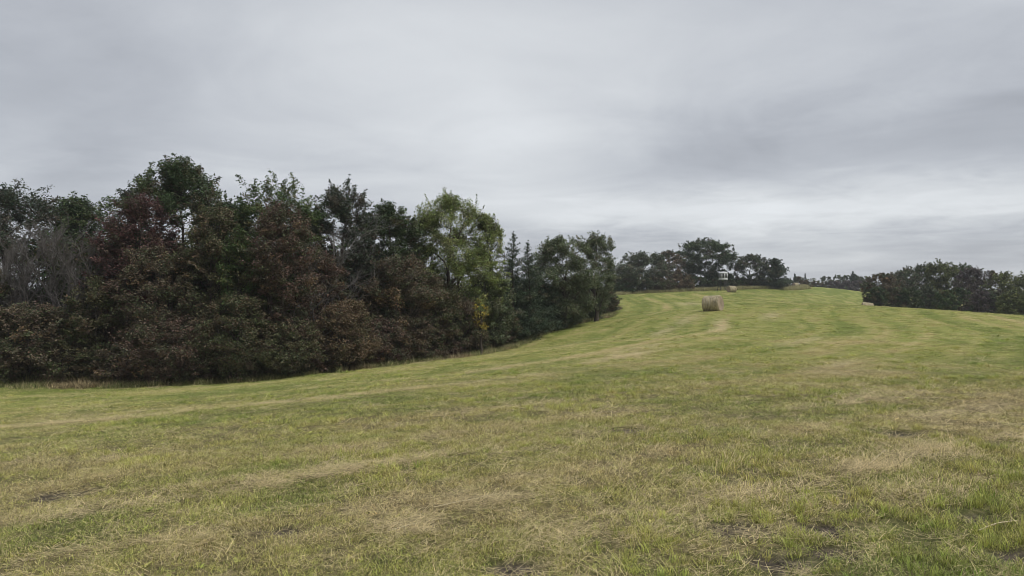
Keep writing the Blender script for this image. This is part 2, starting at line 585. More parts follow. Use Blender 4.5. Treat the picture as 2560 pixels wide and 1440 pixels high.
def clump_set():
    rng = random.Random(11)
    U = rng.uniform
    out = []
    for v in range(4):      # 0-3 upright mown tufts
        out.append([(rng.gauss(0, .045), rng.gauss(0, .045), U(0, 6.28), U(.1, .7), U(.022, .062), U(.0020, .0042), U(.05, .5), U(0, 1),
                     0.8 if U(0, 1) < .12 else U(0, .2)) for _ in range(38)])
    for v in range(4):      # 4-7 leaning, tangled
        out.append([(rng.gauss(0, .055), rng.gauss(0, .055), U(0, 6.28), U(.6, 1.35), U(.035, .09), U(.0018, .0040), U(-.1, .4), U(0, 1),
                     U(.6, 1) if U(0, 1) < .35 else U(0, .3)) for _ in range(36)])
    for v in range(3):      # 8-10 cut straw lying about, roughly combed one way
        out.append([(rng.gauss(0, .07), rng.gauss(0, .07), rng.choice((0, 3.14)) + rng.gauss(0, .55), U(1.25, 1.5), U(.06, .18), U(.0018, .0036), U(-.05, .12), U(.2, 1),
                     U(.7, 1)) for _ in range(24)])
    for v in range(2):      # 11-12 taller unmown tuft, green
        out.append([(rng.gauss(0, .03), rng.gauss(0, .03), U(0, 6.28), U(.05, .6), U(.05, .11), U(.0025, .0045), U(.1, .45), U(.1, 1),
                     0.7 if U(0, 1) < .1 else U(0, .15)) for _ in range(34)])
    for v in range(2):      # 13-14 tall rank grass / weeds for the edges
        out.append([(rng.gauss(0, .10), rng.gauss(0, .10), U(0, 6.28), U(.02, .4), U(.3, .8), U(.006, .012), U(.02, .3), U(0, 1),
                     U(.5, 1) if U(0, 1) < .3 else U(0, .3)) for _ in range(40)])
    for v in range(2):      # 15-16 a few long single stalks
        out.append([(rng.gauss(0, .16), rng.gauss(0, .16), rng.choice((0, 3.14)) + rng.gauss(0, .4), U(1.36, 1.52), U(.2, .42), U(.003, .0055), U(-.05, .06), U(.5, 1),
                     U(.85, 1)) for _ in range(5)])
    for v in range(2):      # 17-18 low broad-leaved weeds
        out.append([(rng.gauss(0, .012), rng.gauss(0, .012), i * 2.4 + U(-.4, .4), U(.7, 1.25), U(.03, .07), U(.011, .02), U(.05, .3), U(.1, 1), U(0, .1)) for i in range(11)])
    return out


clumps_col = bpy.data.collections.new('clump_library')
for i, b in enumerate(clump_set()):
    nm = 'tuft_%02d' % i
    clumps_col.objects.link(bpy.data.objects.new(nm, blade_mesh(nm, b)))


def scatter_object(name, P3, pick, rotz, tilt, scl, tint_, label):
    """points that carry one tuft each"""
    me = bpy.data.meshes.new(name)
    n = len(P3)
    me.vertices.add(n)
    me.vertices.foreach_set('co', P3.astype(np.float32).ravel())

    def put(nm, typ, key, arr):
        a = me.attributes.new(nm, typ, 'POINT')
        a.data.foreach_set(key, arr.ravel())
    put('pick', 'INT', 'value', pick.astype(np.int32))
    put('rot', 'FLOAT_VECTOR', 'vector', np.c_[tilt[:, 0], tilt[:, 1], rotz].astype(np.float32))
    put('scl', 'FLOAT_VECTOR', 'vector', scl.astype(np.float32))
    put('tint', 'FLOAT_COLOR', 'color', np.c_[tint_, np.ones(n)].astype(np.float32))
    o = link(name, me)
    tag(o, label, name.replace('_', ' '), kind='stuff')
    ng = bpy.data.node_groups.new(name + '_scatter', 'GeometryNodeTree')
    ng.interface.new_socket('Geometry', in_out='INPUT', socket_type='NodeSocketGeometry')
    ng.interface.new_socket('Geometry', in_out='OUTPUT', socket_type='NodeSocketGeometry')
    gi = ng.nodes.new('NodeGroupInput'); go = ng.nodes.new('NodeGroupOutput')
    ci = ng.nodes.new('GeometryNodeCollectionInfo')
    ci.inputs['Collection'].default_value = clumps_col
    ci.inputs['Separate Children'].default_value = True
    ci.inputs['Reset Children'].default_value = True
    iop = ng.nodes.new('GeometryNodeInstanceOnPoints')
    iop.inputs['Pick Instance'].default_value = True

    def na(nm, typ):
        a = ng.nodes.new('GeometryNodeInputNamedAttribute'); a.data_type = typ
        a.inputs['Name'].default_value = nm
        return a.outputs['Attribute']
    e2r = ng.nodes.new('FunctionNodeEulerToRotation')
    L = ng.links.new
    L(gi.outputs[0], iop.inputs['Points']); L(ci.outputs[0], iop.inputs['Instance'])
    L(na('pick', 'INT'), iop.inputs['Instance Index'])
    L(na('rot', 'FLOAT_VECTOR'), e2r.inputs[0]); L(e2r.outputs[0], iop.inputs['Rotation'])
    L(na('scl', 'FLOAT_VECTOR'), iop.inputs['Scale'])
    L(iop.outputs[0], go.inputs[0])
    md = o.modifiers.new('scatter', 'NODES'); md.node_group = ng
    return o


GREEN = np.array((0.175, 0.245, 0.042)); YELLOW = np.array((0.375, 0.38, 0.092)); TAN = np.array((0.47, 0.39, 0.19))


def tint_for(d, rng, n):
    d = np.clip(d + rng.normal(0, 0.10, n), 0, 1)[:, None]
    t1 = np.clip(d / 0.55, 0, 1); t2 = np.clip((d - 0.5) / 0.5, 0, 1)
    c = GREEN * (1 - t1) + YELLOW * t1
    c = c * (1 - t2) + TAN * t2
    return c * rng.uniform(0.82, 1.18, (n, 1)) * (1 + rng.normal(0, 0.04, (n, 3)))


def build_grass():
    rng = np.random.default_rng(5)
    half = math.radians(49)
    X, Y, S = [], [], []
    for (r0, r1, dens, s) in [(1.6, 5.5, 560, 0.85), (5.5, 10, 330, 1.0), (10, 18, 110, 1.3), (18, 32, 34, 1.8), (32, 60, 11, 2.7), (60, 110, 4.0, 4.0), (110, 170, 1.8, 5.6)]:
        area = half * (r1 * r1 - r0 * r0)
        n = int(area * dens)
        r = np.sqrt(rng.uniform(r0 * r0, r1 * r1, n)); t = rng.uniform(-half, half, n)
        X.append(r * np.sin(t)); Y.append(r * np.cos(t)); S.append(np.full(n, s))
    x, y, s = map(np.concatenate, (X, Y, S))
    d, row, al = dryness(x, y)
    keep = row > -1.0
    so = soil_mask(x, y)
    keep &= rng.uniform(0, 1, len(x)) > np.clip(so * 1.2, 0, 0.80)
    thin = fbm(x * 1.9, y * 1.9, 91, 3)
    thin = sstep(.30, .62, thin) * sstep(.25, .6, fbm(x * 6.0, y * 6.0, 92, 2))
    keep &= (rng.uniform(0, 1, len(x)) < 0.42 + 1.0 * thin)
    x, y, s, d, row, al = (v[keep] for v in (x, y, s, d, row, al))
    n = len(x)
    z = ground_z(x, y)
    st = np.maximum(straw_mask(x, y),   .7 * swath(row, al, y) * (1 - .5 * sstep(40, 80, y)))
    u = rng.uniform(0, 1, n)
    pick = np.where(u < 0.55 - 0.25 * d, rng.integers(0, 4, n), rng.integers(4, 8, n))
    tall = fbm(x * 0.9, y * 0.9, 61, 3)
    pick = np.where((tall > 0.60) & (rng.uniform(0, 1, n) < 0.3) & (d < 0.6), rng.integers(11, 13, n), pick)
    strawp = np.clip((0.035 + 0.11 * d) * (1 - .6 * sstep(20, 60, y)) + 0.85 * st + 0.3 * so[keep], 0, 0.92)
    isst = rng.uniform(0, 1, n) < strawp
    broad = (rng.uniform(0, 1, n) < .03 * sstep(.45, .7, fbm(x * .8, y * .8, 15, 2)) + .006) & (y < 14)
    pick = np.where(broad, rng.integers(17, 19, n), pick)
    pick = np.where(isst, rng.integers(8, 11, n), pick)
    pick = np.where(isst & (rng.uniform(0, 1, n) < (0.05 + .12 * st) * sstep(4.5, 7, y)), rng.integers(15, 17, n), pick)
    rz = rng.uniform(0, 6.283, n)
    # straw follows the rows
    gxr, _ = row_coords(x + 0.3, y); gyr, _ = row_coords(x, y + 0.3)
    ra = np.arctan2(gxr - row, -(gyr - row))
    rz = np.where(isst & (rng.uniform(0, 1, n) < 0.7), ra + rng.normal(0, 0.45, n), rz)
    hz = np.where(s < 1, s, 1.0 + 0.12 * (s - 1)) * rng.uniform(0.7, 1.25, n) * (0.60 + 0.6 * fbm(x * 0.6, y * 0.6, 12, 3))
    sx = s * rng.uniform(0.8, 1.25, n)
    scl = np.c_[sx, sx, hz]
    tilt = rng.normal(0, 0.12, (n, 2)) / np.maximum(s, 1)[:, None]
    c = tint_for(d, rng, n)
    c[isst] = np.array((0.58, 0.49, 0.30)) * rng.uniform(0.75, 1.2, (int(isst.sum()), 1))
    zz = z + np.where(isst, 0.012 + 0.03 * rng.uniform(0, 1, n) * np.clip(st, 0.2, 1), -0.004)
    g1 = ~isst
    scatter_object('grass', np.c_[x, y, zz][g1], pick[g1], rz[g1], tilt[g1], scl[g1], c[g1], 'short mown green and yellowing grass covering the hay field')
    scatter_object('loose_straw', np.c_[x, y, zz][isst], pick[isst], rz[isst], tilt[isst], scl[isst], c[isst], 'pale cut straw lying loose on the mown grass')
    # rank grass and weeds along the wood and along the crest
    E = _EDGE
    seg = np.hypot(*(E[1:] - E[:-1]).T)
    n = 8500
    k = rng.choice(len(seg), n, p=(w_ := np.where(E[:-1, 0] < -79, seg * 0.35, np.where(E[:-1, 1] > 100, seg * .7, seg * 2.2))) / w_.sum())
    t = rng.uniform(0, 1, n)[:, None]
    q = E[k] * (1 - t) + E[k + 1] * t
    dirv = (E[k + 1] - E[k]) / seg[k][:, None]
    off = np.where(rng.uniform(0, 1, n) < .8, rng.uniform(-1.8, 1.3, n), rng.uniform(-6, -0.5, n)) + 1.1 * (fbm(q[:, 0], q[:, 1], 3, 2) - .5)
    x = q[:, 0] + dirv[:, 1] * off; y = q[:, 1] - dirv[:, 0] * off
    z = ground_z(x, y)
    d = np.clip(fbm(x * .3, y * .3, 77, 3) * 1.4 - .1, 0, 1)
    farw = (y > 100)
    c = np.where(d[:, None] < .82, np.array((0.10, 0.14, 0.038)), np.array((0.16, 0.12, 0.07))) * rng.uniform(.7, 1.3, (n, 1))
    c[farw] = np.array((0.20, 0.215, 0.095)) * rng.uniform(.7, 1.2, (int(farw.sum()), 1))
    s = np.where(farw, 2.4, rng.uniform(.9, 1.7, n))
    hgt = np.where(farw, rng.uniform(.7, 1.3, n), rng.uniform(.45, 1.15, n) * np.where(off > -0.2, .55, 1.0))
    scatter_object('weeds', np.c_[x, y, z - .02], rng.integers(13, 15, n), rng.uniform(0, 6.28, n), rng.normal(0, .08, (n, 2)), np.c_[s, s, hgt], c,
                   'rank grass and brown weeds growing along the foot of the wood')


build_grass()

# ------------------------------------------------------------------ trees
def tubes_mesh(name, tubes, mat):
    """tubes: list of (points (k,3), radii (k,), sides)"""
    V, Q = [], []
    base = 0
    for pts, rad, sd in tubes:
        pts = np.asarray(pts, float); k = len(pts)
        tang = np.gradient(pts, axis=0)
        tang /= np.linalg.norm(tang, axis=1)[:, None] + 1e-9
        ref = np.array((1.0, 0.13, 0.07)) if abs(tang[0, 2]) > 0.7 else np.array((0.05, 0.1, 1.0))
        u = np.cross(tang, ref); u /= np.linalg.norm(u, axis=1)[:, None] + 1e-9
        w = np.cross(tang, u)
        a = np.arange(sd) * 2 * math.pi / sd
        ring = pts[:, None, :] + np.asarray(rad)[:, None, None] * (np.cos(a)[None, :, None] * u[:, None, :] + np.sin(a)[None, :, None] * w[:, None, :])
        V.append(ring.reshape(-1, 3))
        i = base + np.arange(k - 1)[:, None] * sd + np.arange(sd)[None, :]
        j = base + np.arange(k - 1)[:, None] * sd + (np.arange(sd)[None, :] + 1) % sd
        Q.append(np.stack([i, j, j + sd, i + sd], -1).reshape(-1, 4))
        base += k * sd
    return mesh_from(name, np.concatenate(V), [np.concatenate(Q)], mat, smooth=True)


def curve(rng, p0, p1, k, wob, sag=0.0):
    t = np.linspace(0, 1, k)[:, None]
    L = np.linalg.norm(p1 - p0)
    pts = p0 * (1 - t) + p1 * t
    off = np.cumsum(rng.normal(0, 1, (k, 3)), axis=0); off -= off[0]
    off = off - t * off[-1]
    pts = pts + off * wob * L / math.sqrt(k)
    pts[:, 2] += sag * L * np.sin(t[:, 0] * math.pi)
    return pts


def leaves_mesh(name, rng, centers, radii, per, size, cols, mat, flat=0.7, narrow=0.55, spray=None):
    """many small leaf faces gathered in sprays; spray: vectors back along the twig that carries each spray"""
    n = len(centers)
    cnt = rng.poisson(per, n) if np.isscalar(per) else rng.poisson(per)
    idx = np.repeat(np.arange(n), cnt)
    m = len(idx)
    off = np.clip(rng.normal(0, 0.5, (m, 3)), -.95, .95) * radii[idx][:, None]
    off[:, 2] *= flat
    p = centers[idx] + off
    if spray is not None:
        u = rng.uniform(-.05, 1, m)[:, None]
        p = centers[idx] + off * (.45 + .55 * u) + spray[idx] * u
    a = rng.normal(0, 1, (m, 3)); a[:, 2] = a[:, 2] * 0.55
    a /= np.linalg.norm(a, axis=1)[:, None]
    b = np.cross(a, rng.normal(0, 1, (m, 3)) * np.array((.6, .6, 1.3)))
    b /= np.linalg.norm(b, axis=1)[:, None] + 1e-9
    L = size * rng.uniform(0.65, 1.35, m)[:, None]
    w = L * narrow * 0.5
    V = np.stack([p + a * L * .55, p - a * L * .45 + b * w, p - a * L * .3 - b * w], 1).reshape(-1, 3)
    Q = np.arange(m * 3).reshape(-1, 3)
    c = cols[idx] * rng.uniform(0.62, 1.46, (m, 1)) * (1 + rng.normal(0, .07, (m, 3)))
    return mesh_from(name, V, [Q], mat, np.clip(c, 0.004, 0.9))


PAL = {   # (colour, weight)
    'oak': [((.048, .072, .032), 5), ((.070, .090, .040), 3), ((.085, .075, .042), 1)],
    'blueoak': [((.050, .066, .044), 5), ((.070, .080, .056), 3), ((.085, .074, .058), 2)],
    'green': [((.060, .092, .034), 5), ((.092, .118, .044), 3), ((.10, .095, .042), 1)],
    'lime': [((.190, .225, .075), 4), ((.145, .180, .062), 4), ((.25, .26, .10), 1), ((.11, .115, .055), 1)],
    'olive': [((.098, .094, .052), 4), ((.076, .088, .042), 4), ((.115, .088, .058), 3)],
    'brown': [((.124, .096, .068), 5), ((.104, .086, .060), 4), ((.082, .092, .050), 4), ((.170, .118, .066), 1)],
    'redbrown': [((.124, .084, .066), 5), ((.104, .078, .058), 4), ((.084, .086, .052), 4), ((.16, .11, .07), 1)],
    'burgundy': [((.100, .054, .052), 5), ((.085, .054, .048), 3), ((.110, .074, .058), 2), ((.07, .07, .045), 1)],
    'tan': [((.165, .120, .078), 4), ((.135, .100, .060), 4), ((.092, .085, .046), 3)],
    'greygreen': [((.120, .140, .078), 5), ((.094, .115, .060), 4), ((.145, .140, .095), 1)],
    'cedar': [((.040, .060, .036), 5), ((.058, .076, .044), 3), ((.08, .078, .05), 1)],
    'yellow': [((.42, .32, .05), 4), ((.30, .24, .05), 3), ((.12, .12, .04), 3)],
    'yellowgreen': [((.135, .150, .055), 4), ((.100, .116, .046), 4), ((.08, .088, .045), 2)],
    'purple': [((.104, .086, .088), 4), ((.088, .076, .074), 3), ((.115, .096, .084), 2)],
    'greyoak': [((.088, .102, .062), 4), ((.070, .088, .050), 4), ((.115, .106, .074), 2)],
}


def pal_cols(rng, pal, n):
    ent = PAL[pal]
    w = np.array([e[1] for e in ent], float)
    c = np.array([e[0] for e in ent]) * np.array((1.10, 1.10, 1.06))
    return c[rng.choice(len(ent), n, p=w / w.sum())] * rng.uniform(.82, 1.2, (n, 1))


def noise3(p, seed, sc):
    return (vnoise(p[:, 0] * sc + p[:, 2] * .7 * sc, p[:, 1] * sc, seed) + vnoise(p[:, 2] * sc, p[:, 0] * sc - p[:, 1] * sc * .6, seed + 9)) * .5


def broadleaf(rng, H, R, base, pal, nleaf, leaf, form):
    """returns (tubes, leaf args): trunk, limbs reaching to the crown's shell, twigs to each spray of leaves"""
    tubes = []
    H *= 0.955
    shrub = form == 'shrub'
    stems = rng.integers(4, 7) if shrub else (rng.integers(2, 4) if form == 'multi' else 1)
    skel = []
    cb = base * H
    prof = {'oak': (0.64, 1.0), 'round': (0.58, 1.0), 'upright': (0.60, 0.95), 'shrub': (0.42, 1.0), 'multi': (0.5, 0.95)}[form]

    def env(z):            # crown radius at height z
        t = np.clip((z - cb) / (H - cb), 0, 1)
        pk = prof[0]
        s = np.where(t < pk, t / pk, (1 - t) / (1 - pk))
        return R * np.clip(s, 0, 1) ** 0.42 * prof[1] + 0.15 * R * (t < 0.98)
    for s in range(stems):
        ang = s * 2.4 + rng.uniform(0, 1)
        spread = (0.55 if shrub else 0.3) * R * (stems > 1)
        top = np.array((math.cos(ang) * spread + rng.normal(0, .06) * R, math.sin(ang) * spread + rng.normal(0, .06) * R, H * rng.uniform(.80, .92)))
        p0 = np.array((math.cos(ang) * .12 * (stems > 1) * R * .5, math.sin(ang) * .12 * (stems > 1) * R * .5, -0.15))
        tr = curve(rng, p0, top, 9, 0.06)
        r0 = (0.019 * H + 0.02) * (0.5 if stems > 2 else 0.75 if stems > 1 else 1.0)
        rad = r0 * (1 - np.linspace(0, 1, 9)) ** 0.8 + 0.012
        rad[0] *= 1.35
        tubes.append((tr, rad, 6))
        skel.append(tr[3:])
        nl = (5 if shrub else 9 if stems > 1 else 15)
        for i in range(nl):
            f = (i + rng.uniform(0, 1)) / nl
            zs = (cb * .75 + (H * .80 - cb * .75) * f) if not shrub else H * (.1 + .6 * f)
            t = np.clip(zs / top[2], 0.05, 0.97)
            k = t * 8; k0 = int(min(k, 7)); st = tr[k0] * (1 - (k - k0)) + tr[k0 + 1] * (k - k0)
            a = i * 2.399 + s + rng.uniform(-.4, .4)
            ze = min(zs + (H - zs) * rng.uniform(.15, .6) * (1.0 if form != 'oak' else .7), H * .95)
            re = float(env(np.array([ze]))[0]) * rng.uniform(.62, .98)
            end = np.array((math.cos(a) * re, math.sin(a) * re, ze))
            if shrub: end[:2] += st[:2] * .3
            lb = curve(rng, st, end, 7, 0.09, 0.05)
            rl = max(r0 * .42 * (1 - .6 * f), 0.016)
            tubes.append((lb, rl * (1 - np.linspace(0, 1, 7)) ** .9 + .007, 4))
            skel.append(lb[1:])
    S = np.concatenate(skel)
    # sprays of leaves fill the shell unevenly: noise leaves holes in it
    ncl = int(max(60, min(nleaf, 42000) / 78))
    m = ncl * (5 if form == 'oak' else 3)
    z = cb + (H - cb) * rng.beta(1.15, 1.05, m)
    a = rng.uniform(0, 2 * math.pi, m)
    lob = 0.80 + 0.45 * vnoise(np.cos(a) * 1.6 + 7, np.sin(a) * 1.6 + z / H * 5, int(rng.integers(1, 999)))
    rr = np.sqrt(rng.uniform(.06, 1.0, m)) * env(z) * lob
    pc = np.c_[np.cos(a) * rr, np.sin(a) * rr, z * (1 + 0.0 * a)]
    pc[:, 2] += rng.normal(0, .02 * H, m)
    nz = noise3(pc, int(rng.integers(1, 999)), 1.6 / max(.55, R * .33))
    order = np.argsort(-(nz + rng.normal(0, .07, m)))
    pc = pc[order[:ncl]]
    # a few leading shoots break the outline
    ns = max(8, ncl // 7)
    a = rng.uniform(0, 6.28, ns); zz = H * rng.uniform(.62, 1.0, ns)
    re = env(zz) * rng.uniform(.5, 1.25, ns)
    sh = np.c_[np.cos(a) * re, np.sin(a) * re, zz + rng.uniform(0, .06, ns) * H]
    pc = np.concatenate([pc, sh])
    d = np.linalg.norm(pc[:, None, :] - S[None, :, :] + np.array((0, 0, .0)), axis=2) + np.where(S[None, :, 2] > pc[:, None, 2], .5, 0)
    near = S[np.argmin(d, axis=1)]
    for p, q in zip(near, pc):
        tw = curve(rng, p, q, 3, .08, .06)
        tubes.append((tw, np.array((.014, .010, .004)) * (1.0 if H > 5 else .7), 3))
    back = near - pc
    bl = np.linalg.norm(back, axis=1)[:, None] + 1e-6
    back = back / bl * np.minimum(bl * .9, .16 * R + .35)
    rad = rng.uniform(.75, 1.3, len(pc)) * (0.125 * R + 0.20)
    rad[-ns:] *= .5
    cols = pal_cols(rng, pal, len(pc))
    per = np.full(len(pc), nleaf / len(pc)) * rng.uniform(.55, 1.4, len(pc)); per[-ns:] *= .5
    rad = rad * .85
    return tubes, (pc, rad, per, leaf, cols, back)


def cedar(rng, H, R, pal, nleaf, leaf, spire=1.0):
    tubes = []
    tr = curve(rng, np.array((0, 0, -.1)), np.array((rng.normal(0, .03) * H, 0, H)), 9, .02)
    tubes.append((tr, (.017 * H + .02) * (1 - np.linspace(0, 1, 9)) + .008, 5))
    nb = int(44 + H * 5)
    cs, rs = [], []
    for i in range(nb):
        f = (i + .5) / nb
        z = H * (.04 + .94 * f)
        k = z / H * 8; k0 = int(min(k, 7)); st = tr[k0] * (1 - (k - k0)) + tr[k0 + 1] * (k - k0)
        L = R * ((1 - f) ** (.75 * spire)) * rng.uniform(.6, 1.15) + .05
        a = i * 2.399 + rng.uniform(-.3, .3)
        rise = rng.uniform(.25, .6) if f > .3 else rng.uniform(0, .35)
        end = st + np.array((math.cos(a) * L, math.sin(a) * L, L * rise))
        lb = curve(rng, st, end, 4, .06, -.05)
        tubes.append((lb, np.array((.018, .014, .009, .004)), 3))
        for t in np.linspace(.3, 1.05, 4 if L > .5 else 2):
            cs.append(st * (1 - t) + end * t); rs.append((.10 + .20 * L * (1.1 - t * .6)))
    cs.append(tr[-1]); rs.append(.08)
    cs = np.array(cs); rs = np.array(rs)
    per = nleaf * rs ** 1.5 / (rs ** 1.5).sum()
    return tubes, (cs, rs, per, leaf, pal_cols(rng, pal, len(cs)), None)


def bare(rng, H, R, twigs, rmin=.008, lean=(0, 0), upright=.6):
    tubes = []
    top = np.array((lean[0], lean[1], H * .72))
    tr = curve(rng, np.array((0, 0, -.1)), top, 8, .07)
    r0 = (.0075 * H + .015) if upright < .8 else (.004 * H + .012)
    tubes.append((tr, r0 * (1 - .8 * np.linspace(0, 1, 8)) + .008, 6))
    ends = []
    n1 = max(6, int(twigs ** .5))
    for i in range(n1):
        t = .25 + .72 * (i + rng.uniform(0, 1)) / n1
        k = t * 7; k0 = int(min(k, 6)); st = tr[k0] * (1 - (k - k0)) + tr[k0 + 1] * (k - k0)
        a = i * 2.399 + rng.uniform(-.5, .5)
        L = R * rng.uniform(.6, 1.1)
        end = st + np.array((math.cos(a) * L, math.sin(a) * L, (H - st[2]) * rng.uniform(.3, .95) * upright + L * .15))
        lb = curve(rng, st, end, 7, .11, .04)
        tubes.append((lb, r0 * .4 * (1 - np.linspace(0, 1, 7)) ** .9 + rmin, 4))
        for j in range(max(4, twigs // n1)):
            tt = rng.uniform(.25, 1.0); k = tt * 6; k0 = int(min(k, 5)); s2 = lb[k0] * (1 - (k - k0)) + lb[k0 + 1] * (k - k0)
            dv = (lb[-1] - lb[0]); dv /= np.linalg.norm(dv)
            dv = dv + rng.normal(0, .55, 3) + np.array((0, 0, upright * .6)); dv /= np.linalg.norm(dv)
            e2 = s2 + dv * L * rng.uniform(.25, .7)
            tubes.append((curve(rng, s2, e2, 5, .1), np.linspace(rmin * 1.3, rmin * .5, 5), 3))
            for q in range(2):
                s3 = s2 + (e2 - s2) * rng.uniform(.3, .9)
                d3 = dv + rng.normal(0, .6, 3); d3 /= np.linalg.norm(d3)
                tubes.append((np.array([s3, s3 + d3 * L * rng.uniform(.1, .3)]), np.array((rmin * .8, rmin * .35)), 3))
    return tubes


SEED = [100]
TREES = {}


def plant(name, px, Y, top, wpx, form, pal, label, cat, base=0.25, nleaf=9000, leaf=0.15, group=None, dz=0.0):
    """a tree or bush standing on the ground at depth Y, as tall and wide as the photograph shows it"""
    SEED[0] += 1
    rng = np.random.default_rng(SEED[0])
    nleaf = nleaf * (1 if form in ('bare', 'twiggy') else 3.6 if Y > 90 else 2.9)
    if form not in ('bare', 'twiggy'): leaf *= .90
    x = (px - 1280) / F * Y
    z = gz(x, Y) + dz
    H = EYE + (720 - top) / F * Y - z
    R = wpx / F * Y / 2
    root = empty(name, (x, Y, z))
    tag(root, label, cat, group)
    root['label'] = label
    if form == 'bare':
        tb = bare(rng, H, R, int(nleaf), leaf)
        link('trunk', tubes_mesh('trunk', tb[:1], M_GREYBARK), root)
        link('branches', tubes_mesh('branches', tb[1:], M_GREYBARK), root)['kind'] = 'stuff'
        return root
    if form == 'twiggy':
        tb = bare(rng, H, R, nleaf, leaf, upright=.9)
        link('trunk', tubes_mesh('trunk', tb[:1], M_TWIG), root)
        link('branches', tubes_mesh('branches', tb[1:], M_TWIG), root)['kind'] = 'stuff'
        return root
    if form in ('cedar', 'spire'):
        tb, lf = cedar(rng, H, R, pal, nleaf, leaf, 1.15 if form == 'spire' else .8)
        mat = M_NEEDLE
    else:
        tb, lf = broadleaf(rng, H, R, base, pal, nleaf, leaf, form)
        mat = M_LEAF
    link('trunk', tubes_mesh('trunk', tb[:1], M_BARK), root)
    link('branches', tubes_mesh('branches', tb[1:], M_BARK), root)['kind'] = 'stuff'
    link('crown', leaves_mesh('crown', rng, lf[0], lf[1], lf[2], lf[3], lf[4], mat, spray=lf[5],
                              narrow=.36 if mat is M_NEEDLE else .6), root)['kind'] = 'stuff'
    TREES[label] = root
    return root


OAK, BUSH = 'oak_tree', 'bush'
# --- back row of the wood, left to right
GB = 'tall trees at the back of the wood'
plant(OAK, 35, 38, 440, 270, 'oak', 'blueoak', 'dark leafy oak cut by the left edge of the photo', 'tree', .2, 17000, .16, GB)
plant(OAK, 185, 39, 476, 220, 'round', 'oak', 'round dark oak behind the grey twiggy saplings, left of the slim dead snag', 'tree', .15, 13000, .16, GB)
plant('dead_tree', 278, 38, 440, 80, 'bare', None, 'slim leafless snag poking into the sky beside the tallest oak', 'dead tree', nleaf=60, leaf=.009)
plant(OAK, 445, 38.5, 388, 285, 'oak', 'oak', 'tallest dark green oak with a ragged crown above the burgundy tree', 'tree', .2, 24000, .16, GB)
plant(OAK, 690, 39, 428, 260, 'round', 'green', 'broad round green oak right of the tallest oak', 'tree', .16, 21000, .16, GB)
plant(OAK, 862, 41, 438, 180, 'upright', 'blueoak', 'narrow dark oak behind the grey dead tree, sky showing through its crown', 'tree', .15, 13000, .16, GB)
plant(OAK, 982, 43, 492, 160, 'round', 'oak', 'small pointed dark oak left of the pale green tree', 'tree', .1, 12000, .16, GB)
plant('elm_tree', 1128, 45, 468, 225, 'upright', 'lime', 'pale yellow green feathery tree, brightest crown in the wood', 'tree', .04, 27000, .13)
plant('elm_tree', 1215, 47, 526, 115, 'upright', 'lime', 'slender pale green tree on the right side of the brightest crown', 'tree', .05, 11000, .13)
plant('cedar_tree', 1282, 50, 578, 150, 'spire', 'cedar', 'taller of two pointed dark cedars side by side', 'tree', nleaf=7000, leaf=.15)
plant('cedar_tree', 1322, 51, 602, 150, 'spire', 'cedar', 'shorter of two pointed dark cedars, with upswept branch ends', 'tree', nleaf=6000, leaf=.15)
plant('tree', 1412, 57, 583, 175, 'round', 'greygreen', 'round grey green tree right of the two pointed cedars', 'tree', .04, 18000, .16)
plant('tree', 1490, 61, 568, 105, 'upright', 'greygreen', 'thin see-through tree near the right end of the wood', 'tree', .06, 7500, .15)
plant('cedar_tree', 1525, 72, 640, 52, 'cedar', 'cedar', 'small column shaped cedar at the far right tip of the wood', 'tree', nleaf=5000, leaf=.16)

plant(OAK, 570, 41, 478, 130, 'round', 'oak', 'dark oak filling the dip between the tallest oak and the broad round one', 'tree', .1, 8000, .16, GB)
plant(OAK, 325, 40.5, 450, 120, 'upright', 'blueoak', 'dark oak shoulder on the left of the tallest oak, above the burgundy tree', 'tree', .1, 8000, .16, GB)
plant(OAK, 775, 42, 520, 110, 'round', 'oak', 'lower dark oak in the gap right of the broad round green oak', 'tree', .08, 7000, .16, GB)
plant(OAK, 920, 44, 525, 100, 'round', 'blueoak', 'lower dark oak between the narrow oak and the small pointed one', 'tree', .08, 6000, .16, GB)
plant(OAK, 1040, 46.5, 540, 110, 'round', 'olive', 'dull olive tree tucked behind the left side of the pale green crown', 'tree', .05, 7000, .16, GB)

# --- front row: understorey and bushes
GF = 'bushes along the front of the wood'
for (px, Y, top, w, lb) in [(60, 34.2, 560, 170, 'second from the left of the four bare grey saplings'), (130, 33.8, 545, 170, 'tallest of the four bare grey saplings in front of the left oaks'),
                            (215, 34.0, 560, 150, 'bare grey sapling nearest to the burgundy leaved tree'), (10, 33.8, 610, 130, 'bare grey sapling at the very left edge of the photo')]:
    plant('twiggy_sapling', px, Y, top, w, 'twiggy', None,
          lb, 'sapling', nleaf=420, leaf=.010, group='bare grey saplings')
plant(BUSH, 75, 32, 752, 220, 'shrub', 'brown', 'brown green bush in the bottom left corner of the wood', 'bush', .02, 12000, .12, GF)
plant(BUSH, -60, 33, 660, 200, 'shrub', 'olive', 'dark bush half cut off by the left edge of the photo', 'bush', .02, 9000, .13, GF)
plant(BUSH, 235, 33, 690, 150, 'shrub', 'olive', 'dark olive bush between the corner bush and the red leaved tree', 'bush', .02, 10000, .12, GF)
plant('tree', 345, 35, 468, 230, 'multi', 'burgundy', 'burgundy leaved tree in front of the tallest oak', 'tree', .12, 16000, .13)
plant('tree', 400, 33.6, 600, 220, 'multi', 'brown', 'brown leaved small tree below the burgundy crown', 'tree', .05, 13000, .12, GF)
plant('tree', 535, 34.5, 500, 190, 'multi', 'olive', 'olive brown tree below the right side of the tallest oak', 'tree', .1, 15000, .13, GF)
plant('tree', 600, 34, 560, 110, 'upright', 'green', 'narrow green sapling between the olive and the red brown trees', 'tree', .08, 8000, .12, GF)
